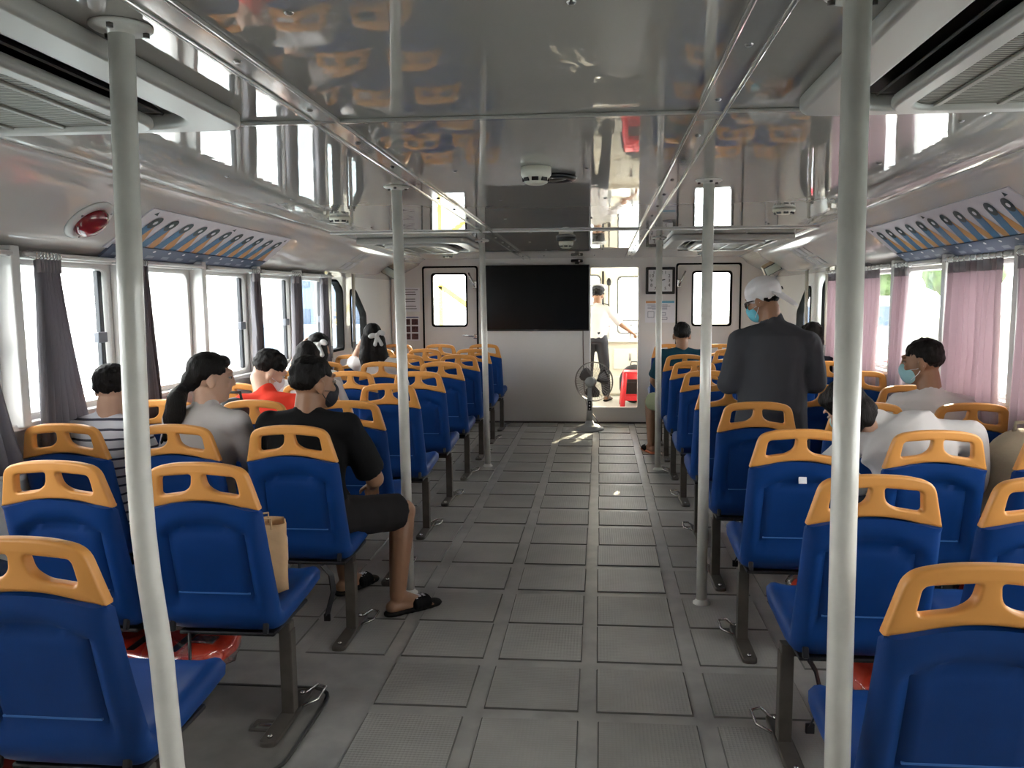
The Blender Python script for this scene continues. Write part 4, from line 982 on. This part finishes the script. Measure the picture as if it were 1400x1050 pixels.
    for e in extras:
        if e[0] == 'mask':
            def fm(a, hp, H, R): ellip(a, hp(0,.058,-.055), (.064*R,.056*R,.058*R), H); ellip(a, hp(0,.088,-.036), (.044*R,.032*R,.042*R), H)
            mk = part('face_mask', e[1], fm)
            for s in (-1, 1):
                for zz in (-.03, -.085): tubeobj('ear_loop', [hp(s*.056,.055,zz), hp(s*.074,.02,zz*.55-.01), hp(s*.083,-.012,-.012)], .0018, paper if e[1] != mask_black else e[1], mk, 6)
        if e[0] == 'bow':
            dx = e[1]
            def fb(a, hp, H, R):
                for s in (-1, 1): ellip(a, hp(dx+s*.042,-.118,.025+s*.012), (.036,.016,.024), H @ Matrix.Rotation(s*.35,3,'Y')); capsule(a, hp(dx,-.118,.02), hp(dx+s*.028+.01,-.122,-.065), .010, .018)
                ellip(a, hp(dx,-.125,.022), (.014,.016,.018), H)
            part('hair_bow', mat('white_ribbon', (.70,.68,.66), .6), fb)
        if e[0] == 'cap':
            def fc(a, hp, H, R):
                ellip(a, hp(0,-.014,.055), (.093*R,.112*R,.094*R), H); ellip(a, hp(0,-.03,.02), (.086*R,.092*R,.045*R), H)
            c = part('baseball_cap', mat('white_cotton', (.78,.76,.78), .7, bump=(60,.2,.002)), fc)
            def fv(a, hp, H, R):
                for i in range(5): t = i/4; ellip(a, hp(0,-.105-.062*t,.010-.082*t), ((.082-.026*t*t)*R,.032*R,.008*R), H @ Matrix.Rotation(.92,3,'X'))
            part('visor', mat('white_cotton'), fv, parent=c, voxel=.005)
            for bb in range(4): boxobj('cap_mark', tuple(hp(.030+.013*bb,-.1235+.0045*bb,.040)), (.008,.006,.016-.006*(bb % 2)), inkm, c, rot=H @ Matrix.Rotation(.38,3,'Z'))
        if e[0] == 'glasses':
            tb = [tubeobj('sunglasses', [hp(-.072,.0,.008), hp(-.070,.075,.016), hp(-.03,.104,.016), hp(.03,.104,.016), hp(.070,.075,.016), hp(.072,.0,.008)], .004, blackp, root, 6)]
            for s in (-1, 1):
                a = ([], []); ellip(a, hp(s*.036,.098,.004), (.028*R,.006*R,.021*R), H @ Matrix.Rotation(-s*.25,3,'Z')); solid(a, 'lens', mat('dark_lens', (.03,.012,.010), .1, coat=1), tb[0], .004, 1)
        if e[0] == 'captain':
            def f1(a, hp, H, R): ellip(a, hp(0,-.008,.088), (.097*R,.114*R,.050*R), H)
            c = part('cap_band', mat('black_felt', (.02,.02,.025), .7), f1)
            def f2(a, hp, H, R): ellip(a, hp(0,.005,.138), (.122*R,.136*R,.022*R), H)
            part('cap_crown', mat('white_cotton'), f2, parent=c)
            def f3(a, hp, H, R): ellip(a, hp(0,.12,.066), (.07*R,.05*R,.008*R), H @ Matrix.Rotation(-.3,3,'X'))
            part('cap_peak', blackp, f3, parent=c, voxel=.005)
            for s in 'lr':
                q = lerp(j['sh_'+s], j['neck'], .25)+V((0,0,.075)); boxobj('epaulette', tuple(q), (.10,.05,.012), mat('black_felt'), root, rot=Matrix.Rotation(.25 if s == 'r' else -.25,3,'Y'), bev=.004)
        if e[0] == 'tie':
            ellip_ = ([], []); ellip(ellip_, hp(0,-.118,-.030), (.020,.016,.016), H); solid(ellip_, 'hair_tie', mat('white_ribbon'), root, .005, 1)
    return root
def cloth(name, col, rough=.85, **k): return mat(name, col, rough, bump=(30,.25,.004), spec=.15, **k)
black_tee = cloth('black_cotton', (.007,.007,.008)); grey_short = cloth('charcoal_shorts', (.020,.018,.019)); white_shirt = cloth('white_cotton_shirt', (.60,.575,.575)); beige_tee = cloth('pale_grey_tee', (.52,.49,.48))
red_tee = cloth('red_cotton', (.78,.055,.03)); teal_tee = cloth('dark_teal_cotton', (.012,.055,.085)); khaki = cloth('khaki_green', (.30,.33,.21)); coat_m = cloth('charcoal_coat', (.052,.054,.062)); navy = cloth('navy_cotton', (.02,.025,.045)); jeans = cloth('dark_denim', (.03,.04,.07))
def stripe_mat():
    m = bpy.data.materials.new('striped_cotton'); m.use_nodes = True; N = m.node_tree.nodes; L = m.node_tree.links; b = N['Principled BSDF']; b.inputs['Roughness'].default_value = .85
    tc = N.new('ShaderNodeTexCoord'); wv = N.new('ShaderNodeTexWave'); wv.bands_direction = 'Z'; wv.inputs['Scale'].default_value = 7.0; wv.inputs['Distortion'].default_value = .5; L.new(tc.outputs['Object'], wv.inputs['Vector'])
    cr = N.new('ShaderNodeValToRGB'); cr.color_ramp.interpolation = 'CONSTANT'; cr.color_ramp.elements[0].color = (.06,.065,.10,1); cr.color_ramp.elements[1].color = (.72,.73,.80,1); cr.color_ramp.elements[1].position = .12
    L.new(wv.outputs['Fac'], cr.inputs[0]); L.new(cr.outputs[0], b.inputs['Base Color']); return m
def leather(name, c): return mat(name, c, .5)
sole_b = mat('black_sole', (.008,.008,.008), .7, spec=.2); sneak = leather('grey_shoe', (.12,.12,.13))
DS = ('shoe', sole_b, sneak)
mask_blue = mat('mask_blue', (.34,.60,.66), .8, bump=(120,.2,.002)); mask_black = mat('mask_black', (.012,.013,.02), .8)
HS = .28   # hips sit this far in front of the headrest
person('man in black T-shirt and mask with printed slides, leg in the aisle', (LXS[0], LY[2]+HS, 0), sc=1.02, head=(-.80,-.05,0), skin=1, shirt=black_tee, bottom=grey_short, legs='short', hair='short', shoes=('slide', sole_b, black_tee),
    extras=[('mask', mask_black)], build=1.08, vox=.008, J=dict(neck=(.0,-.02,1.035), chest=(0,-.03,.88), head=(.025,.01,1.178), kn_r=(.345,.33,.50), an_r=(.33,.235,.10), toe_r=(.44,.33,.04), el_r=(.27,.10,.72), ha_r=(.20,.30,.64), kn_l=(-.03,.46,.53), an_l=(-.02,.50,.10), toe_l=(.06,.66,.04), sh_r=(.185,-.03,.985), sh_l=(-.18,-.01,.985)))
person('ponytailed woman in pale grey T-shirt beside the man in black', (LXS[1], LY[2]+HS+.02, 0), sc=.98, head=(-1.05,-.08,.0), skin=2, shirt=beige_tee, bottom=jeans, hair='pony', shoes=DS, extras=[('tie',)], build=.92, vox=.008, J=dict(head=(.03,.03,1.245), neck=(.01,.0,1.10), chest=(.0,-.02,.92), sh_r=(.18,-.03,1.04), sh_l=(-.155,.02,1.04)))
person('boy in navy-striped white T-shirt beside the window', (LXS[2], LY[2]+HS, 0), sc=.93, head=(.1,-.15,0), skin=2, shirt=stripe_mat(), bottom=jeans, hair='short', shoes=DS, build=.90, vox=.008, J=dict(head=(.045,.06,1.255), neck=(.035,.03,1.11), chest=(.02,.0,.93), sh_r=(.21,.0,1.04), sh_l=(-.14,.0,1.05), el_r=(.26,.08,.76), el_l=(-.155,.10,.77), ha_l=(-.10,.285,.66)))
person('red-shirted man with bowed head', (LXS[1], LY[3]+HS, 0), sc=1.0, head=(-.9,-.55,.1), skin=2, shirt=red_tee, bottom=jeans, hair='short', shoes=DS, J=dict(head=(-.10,.19,1.165), neck=(-.08,.11,1.02), chest=(0,.05,.88), sh_r=(.15,.08,.97), sh_l=(-.20,.06,.98)), extras=[('mask', mat('mask_white', (.7,.7,.72), .8))])
person('dark-haired passenger in white leaning over a seat', (LXS[1]-.10, LY[4]+HS, 0), sc=.98, head=(-.2,-.55,0), skin=2, shirt=white_shirt, bottom=jeans, hair='bob', shoes=DS, build=.95, J=dict(head=(-.07,.16,1.19), neck=(-.06,.09,1.03), chest=(-.03,.04,.88)))
person('girl with white bow raising a hand, by the window', (LXS[2]+.12, LY[5]+HS, 0), sc=.97, head=(-.2,-.2,0), skin=2, shirt=white_shirt, bottom=jeans, hair='bob', shoes=DS, build=.85, extras=[('bow', .07)], J=dict(head=(.05,.05,1.235), neck=(.04,.03,1.06), el_l=(-.26,.16,1.03), ha_l=(-.11,.11,1.25)), hand_n={'l': (1,-.2,0)})
person('long-haired girl with white bow holding her hair', (LXS[1]-.12, LY[6]+HS, 0), sc=1.0, head=(.35,-.1,0), skin=2, shirt=white_shirt, bottom=jeans, hair='long', shoes=DS, build=.85, extras=[('bow', .03), ('mask', mask_blue)], J=dict(head=(-.04,.05,1.24), neck=(-.02,.02,1.06), el_l=(-.25,.12,1.02), ha_l=(-.16,.10,1.20)), hand_n={'l': (1,.2,0)})
person('man in dark teal T-shirt and khaki shorts beside the aisle', (RXS[0], RY[7]+HS, 0), sc=1.01, head=(.0,-.12,0), skin=1, shirt=teal_tee, bottom=khaki, legs='short', hair='short', shoes=('slide', leather('orange_sole', (.55,.16,.07)), sole_b), build=1.08, J=dict(kn_l=(-.27,.34,.52), an_l=(-.265,.24,.10), toe_l=(-.31,.38,.04), ha_l=(-.20,.26,.66), el_l=(-.26,.06,.76)))
person('standing passenger in charcoal coat, reversed white cap and sunglasses', (1.03, 4.85, 0), rz=0, sc=1.0, head=(.95,-.35,0), skin=1, shirt=coat_m, sleeve='long', bottom=jeans, hair='short', shoes=DS, coat=.014, build=1.04, vox=.009,
    J=dict(pelvis=(0,0,.93), waist=(.0,-.01,1.09), chest=(0,-.02,1.24), neck=(0,.02,1.41), head=(-.055,.05,1.565), sh_l=(-.185,.0,1.315), sh_r=(.19,-.01,1.315), el_l=(-.245,.03,1.08), ha_l=(-.10,.24,1.06), el_r=(.255,.02,1.08), ha_r=(.12,.24,1.08), hip_l=(-.09,0,.90), hip_r=(.09,0,.90), kn_l=(-.10,.02,.49), kn_r=(.10,.02,.49), an_l=(-.10,0,.10), an_r=(.10,0,.10), toe_l=(-.12,.16,.04), toe_r=(.12,.16,.04)),
    extras=[('cap',), ('glasses',), ('mask', mat('mask_cyan', (.16,.55,.68), .8))])
person('dark-haired passenger in navy beside the angular window', (RXS[2]-.085, RY[6]+HS, 0), sc=1.0, J=dict(el_r=(.19,.1,.77), head=(.03,.04,1.235), neck=(.02,.02,1.07)), head=(.5,-.1,0), skin=2, shirt=navy, bottom=jeans, hair='bob', shoes=DS)
person('man in white shirt and pale blue mask looking across the cabin', (RXS[2]-.10, RY[3]+HS, 0), sc=1.0, head=(1.15,-.10,0), skin=1, shirt=white_shirt, bottom=jeans, hair='short', shoes=DS, vox=.008, extras=[('mask', mask_blue)], J=dict(head=(-.045,.03,1.23), neck=(.0,.0,1.055), sh_l=(-.14,.06,1.0), sh_r=(.20,-.03,.99), el_r=(.22,.05,.76)))
person('sleeping passenger in white shirt slumped towards the aisle', (RXS[1]+.04, RY[2]+HS, 0), sc=1.02, head=(.6,-.55,-.45), skin=2, shirt=white_shirt, sleeve='long', bottom=jeans, hair='bob', shoes=DS, vox=.009, extras=[('mask', mask_blue)], build=1.05, J=dict(waist=(0,.0,.72), chest=(-.02,.03,.87), neck=(-.13,.10,1.0), head=(-.27,.15,1.06), sh_l=(-.20,.16,.93), sh_r=(.21,.02,.96), el_l=(-.30,.30,.76), el_r=(.29,.12,.74)))
person('captain in peaked cap and white short-sleeved shirt at the helm', (-.06, 11.25, .12), rz=-.15, sc=.98, head=(-.1,-.30,0), skin=1, shirt=white_shirt, bottom=mat('navy_trousers', (.015,.016,.022), .8), hair='short', shoes=DS, extras=[('captain',)],
    J=dict(pelvis=(0,0,.90), waist=(.0,.03,1.06), chest=(0,.10,1.21), neck=(0,.17,1.37), head=(.0,.23,1.52), sh_l=(-.18,.12,1.30), sh_r=(.18,.12,1.30), el_l=(-.24,.26,1.08), ha_l=(-.16,.45,.98), el_r=(.34,.26,1.10), ha_r=(.47,.42,.98), hip_l=(-.09,0,.87), hip_r=(.09,0,.87), kn_l=(-.10,.02,.48), kn_r=(.13,.06,.48), an_l=(-.10,0,.10), an_r=(.16,.02,.10), toe_l=(-.12,.16,.04), toe_r=(.18,.16,.04)))

# ------------------------------------------------------------------ luggage
kb = thing('paper_bag', 'open kraft paper bag standing on a blue aisle seat', 'bag', (LXS[0]+.075, LY[1]+.33, .487)); kb.rotation_euler[2] = .5
kraft = mat('kraft_paper', (.58,.37,.20), .8, bump=(25,.4,.006), vary=.15, vscale=8)
bm = bmesh.new(); hw, hd, hh = .085, .05, .27; g = []
for k in range(7):
    z = hh*k/6; row = []
    for i in range(24):
        t = i/24*4; e = int(t); f = t-e; cs = ((-hw,-hd),(hw,-hd),(hw,hd),(-hw,hd)); a, b = cs[e], cs[(e+1) % 4]
        x, y = a[0]+(b[0]-a[0])*f, a[1]+(b[1]-a[1])*f; q = noise.noise(V((x*14,y*14,z*9)))*.008*(k/6+.2); row.append(bm.verts.new((x*(1+.02*k/6)+q, y+q*.6, z+(.006*math.sin(i) if k == 6 else 0))))
    g.append(row)
for k in range(6):
    for i in range(24): bm.faces.new((g[k][i],g[k][(i+1) % 24],g[k+1][(i+1) % 24],g[k+1][i]))
bm.faces.new(g[0][::-1]); o = finish(bm, 'bag_body', kraft, kb, True); md = o.modifiers.new('t','SOLIDIFY'); md.thickness = .0015
boxobj('label_patch', (hw+.004,0,.16), (.002,.05,.09), paper, kb)
for s in (-1, 1): tubeobj('handle', [(-.03,s*hd,.25),(-.03,s*hd*.9,.29),(.03,s*hd*.9,.29),(.03,s*hd,.25)], .004, kraft, kb, 6)
def vest(loc, rz, lab, sc=1, seed=0):
    t = thing('life_vest', lab, 'life vest', loc, rz, 'wrapped life vests stowed under seats'); rnd = random.Random(seed)
    vm = mat('vest_orange_red', (.85,.07,.03), .55, bump=(18,.5,.01))
    for k in range(3):
        bm = bmesh.new(); bmesh.ops.create_uvsphere(bm, u_segments=18, v_segments=10, radius=1)
        for v in bm.verts: v.co = V((math.copysign(abs(v.co.x)**.6, v.co.x)*.105, math.copysign(abs(v.co.y)**.6, v.co.y)*.15, .072+v.co.z*.06))*sc+V(((k-1)*.19,.02*k,.002*k))*sc; v.co += .012*V((noise.noise(v.co*14+V((seed,0,0))),noise.noise(v.co*13),noise.noise(v.co*12+V((0,3,0)))))
        finish(bm, 'foam_panel', vm, t, True)
    for x in (-.1, .1): boxobj('strap', (x*sc,-.0,.137*sc), (.03,.30*sc,.006), blackp, t, bev=.002)
    boxobj('reflective_tape', (.19*sc,-.02,.14*sc), (.09,.05,.008), mat('silver_tape', (.6,.6,.62), .25, metal=.8), t)
    bm = bmesh.new(); bmesh.ops.create_uvsphere(bm, u_segments=40, v_segments=24, radius=1)
    for v in bm.verts: v.co = V((math.copysign(abs(v.co.x)**.5, v.co.x)*.32, math.copysign(abs(v.co.y)**.5, v.co.y)*.19, .084+math.copysign(abs(v.co.z)**.6, v.co.z)*.078))*sc; v.co += .02*V((noise.noise(v.co*22),noise.noise(v.co*22+V((4,0,0))),noise.noise(v.co*25)))
    finish(bm, 'plastic_wrap', film, t, True)
shelf_z = .19
for bank, ys, xs in (('L', LY, LXS), ('R', RY, RXS)):
    for i in range(0, 5):
        for c in (0, 1):
            if bank == 'L' and i == 0 and c == 1: continue
            if bank == 'L' and i == 2: continue
            x = (xs[0]*.42+xs[1]*.58) if c == 0 else (xs[1]*.02+xs[2]*.98)
            vest((x, ys[i]+.30, shelf_z+.002), 0, 'wrapped orange life vest, %s row from television wall, %s, %s' % (ORD[9-i], 'lamp side' if bank == 'L' else 'mauve-curtain side', 'nearer the aisle' if c == 0 else 'nearer the windows'), .82, i*3+c)
# loose black straps below two aisle seats
for x, y, lab in ((.70, 2.62, 'black webbing strap dangling under the aisle seat before the stickered one'), (.73, 4.30, 'black webbing strap dangling under the aisle seat behind the capped passenger'), (-1.25, 3.42, 'black webbing strap dangling under the seat of the man in black')):
    t = thing('seat_strap', lab, 'strap', (x, y, .39)); bm = bmesh.new(); pts = [(0,0,0),(.03,.02,-.05),(.045,.0,-.12),(.03,-.01,-.18),(.012,0,-.235)]
    for a, b in zip(pts[:-1], pts[1:]):
        a, b = V(a), V(b); q = V((.006,.014,0)); n4 = V((.003,-.001,0)); vs_ = [bm.verts.new(p) for p in (a-q-n4,a+q-n4,b+q-n4,b-q-n4,a-q+n4,a+q+n4,b+q+n4,b-q+n4)]
        for f in ((0,1,2,3),(7,6,5,4),(0,4,5,1),(3,2,6,7),(0,3,7,4),(1,5,6,2)): bm.faces.new([vs_[i] for i in f])
    finish(bm, 'webbing', blackp, t); boxobj('buckle', (.012,0,-.245), (.03,.012,.035), blackp, t, bev=.003)
# beige bag on a window seat and the black backpack by the red-shirted man
def softbag(name, loc, r, m, lab, rz=0):
    t = thing(name, lab, 'bag', loc, rz); bm = bmesh.new(); bmesh.ops.create_uvsphere(bm, u_segments=26, v_segments=18, radius=1)
    for v in bm.verts:
        v.co = V((math.copysign(abs(v.co.x)**.7, v.co.x)*r[0], math.copysign(abs(v.co.y)**.7, v.co.y)*r[1], r[2]+math.copysign(abs(v.co.z)**.7, v.co.z)*r[2])); v.co += .022*V((noise.noise(v.co*8),noise.noise(v.co*8+V((3,1,0))),noise.noise(v.co*9+V((0,7,0))))); v.co.z = max(v.co.z, .002)
    finish(bm, 'bag_body', m, t, True); boxobj('pocket', (0,-r[1]*.98,r[2]*.8), (r[0]*1.2,.03,r[2]*.8), m, t, bev=.012); tubeobj('handle', [(-.05,0,2*r[2]-.02),(-.04,0,2*r[2]+.04),(.04,0,2*r[2]+.04),(.05,0,2*r[2]-.02)], .009, m, t)
    return t
softbag('backpack', (RXS[2]+.0, RY[2]+.37, .49), (.155,.11,.25), mat('beige_canvas', (.42,.36,.26), .8, bump=(22,.5,.008)), 'crumpled beige backpack standing on the window seat beside the sleeper')
softbag('backpack', (LXS[1]-.20, LY[3]+.20, .50), (.12,.075,.265), bagm, 'black backpack wedged behind the red-shirted man')

# ------------------------------------------------------------------ outside
wat = tag(boxobj('ground_water', (0, 40, -1.6), (500, 500, .1), mat('harbour_water', (.30,.36,.38), .18, bump=(1.2,.5,.08))), 'pale harbour water around the boat', kind='structure')
def building(loc, size, lab, m, fl_, nwin):
    t = thing('waterfront_building', lab, 'building', loc); boxobj('walls', (0,0,size[2]/2), size, m, t); boxobj('roof', (0,0,size[2]+.3), (size[0]+1,size[1]+1,.6), mat('roof_grey', (.4,.42,.45), .6), t)
    gm = mat('far_glass', (.06,.09,.14), .2)
    for k in range(fl_):
        for i in range(nwin):
            boxobj('window', (-size[0]/2+size[0]*(i+.5)/nwin, -size[1]/2-.03, size[2]*(k+.5)/fl_), (size[0]/nwin*.7,.1,size[2]/fl_*.5), gm, t)
            boxobj('window', (size[0]/2+.03, -size[1]/2+size[1]*(i+.5)/nwin, size[2]*(k+.5)/fl_), (.1,size[1]/nwin*.7,size[2]/fl_*.5), gm, t)
building((-19.8, 62, -1.55), (6,10,22), 'pale blue waterfront tower seen through the angular windows', mat('pale_blue_wall', (.13,.19,.27), .6), 7, 3)
pier = tag(boxobj('pier', (-19.5, 52, -.9), (9,6,1.3), mat('pier_concrete', (.16,.20,.25), .7)), 'pale concrete pier below the blue tower', 'pier')
leafm = mat('far_leaves', (.10,.16,.06), .8, vary=.5, vscale=2); trunkm = mat('far_bark', (.16,.11,.07), .8)
for k, (x, y, h) in enumerate(((14,66,8),(21,63,9),(28.5,66,7.5))):
    t = thing('tree', ['dark green bank tree, nearest the water of the three', 'tallest dark green tree on the far bank', 'low broad dark green tree on the far bank'][k], 'tree', (x, y, -.34), group='trees on the far bank')
    tubeobj('trunk', [(0,0,0),(.1,0,h*.4)], [.3,.2], trunkm, t, 8); bm = bmesh.new(); bmesh.ops.create_icosphere(bm, subdivisions=4, radius=1)
    for v in bm.verts: v.co *= 1+.35*noise.noise(v.co*2.2+V((k,0,0)))+.12*noise.noise(v.co*7); v.co = V((v.co.x*2.6, v.co.y*2.6, h*.58+v.co.z*h*.42))
    finish(bm, 'crown', leafm, t, True)
bk = tag(boxobj('far_bank', (24, 66, -.95), (60,20,1.2), mat('bank_earth', (.3,.28,.22), .9)), 'low earth bank under the far trees', 'bank')
bt = thing('moored_boat', 'white moored boat with red stripes near the far bank', 'boat', (7.4, 26, -1.55))
bm = bmesh.new(); vs_ = [bm.verts.new(p) for p in ((-2.2,-1,.0),(2.0,-1,.0),(2.0,1,.0),(-2.2,1,.0),(-2.6,-1.3,1.5),(2.6,-1.3,1.5),(2.6,1.3,1.5),(-2.6,1.3,1.5))]
for f in ((0,1,2,3),(7,6,5,4),(0,4,5,1),(3,2,6,7),(0,3,7,4),(1,5,6,2)): bm.faces.new([vs_[i] for i in f])
finish(bm, 'hull', paper, bt); boxobj('cabin', (0,0,2.3), (3.4,1.8,1.6), paper, bt, bev=.1)
for z in (.55, 1.05): boxobj('red_stripe', (0,-1.22+.1*(1.05-z),z), (4.6,.12,.22), red_pl, bt)
for x in (-1.1,0,1.1): boxobj('window', (x,-.92,2.5), (.7,.04,.6), mat('far_glass'), bt)
rl = thing('bow_rail', 'yellow slanting handrail outside the door by the television', 'rail', (-1.9, 10.9, 0)); yel = mat('yellow_paint', (.80,.60,.08), .4)
boxobj('stair_rail', (0,0,1.55), (.75,.05,.07), yel, rl, rot=Matrix.Rotation(.62,3,'Y')); boxobj('post', (-.28,0,.9), (.05,.05,1.7), yel, rl); boxobj('post', (.28,0,.7), (.05,.05,1.3), yel, rl)
dk = tag(boxobj('floor_foredeck', (CX, 12.4, -.02), (5.0,4.7,.1), mat('foredeck_paint', (.5,.5,.47), .6)), 'pale foredeck outside the bulkhead doors', kind='structure')
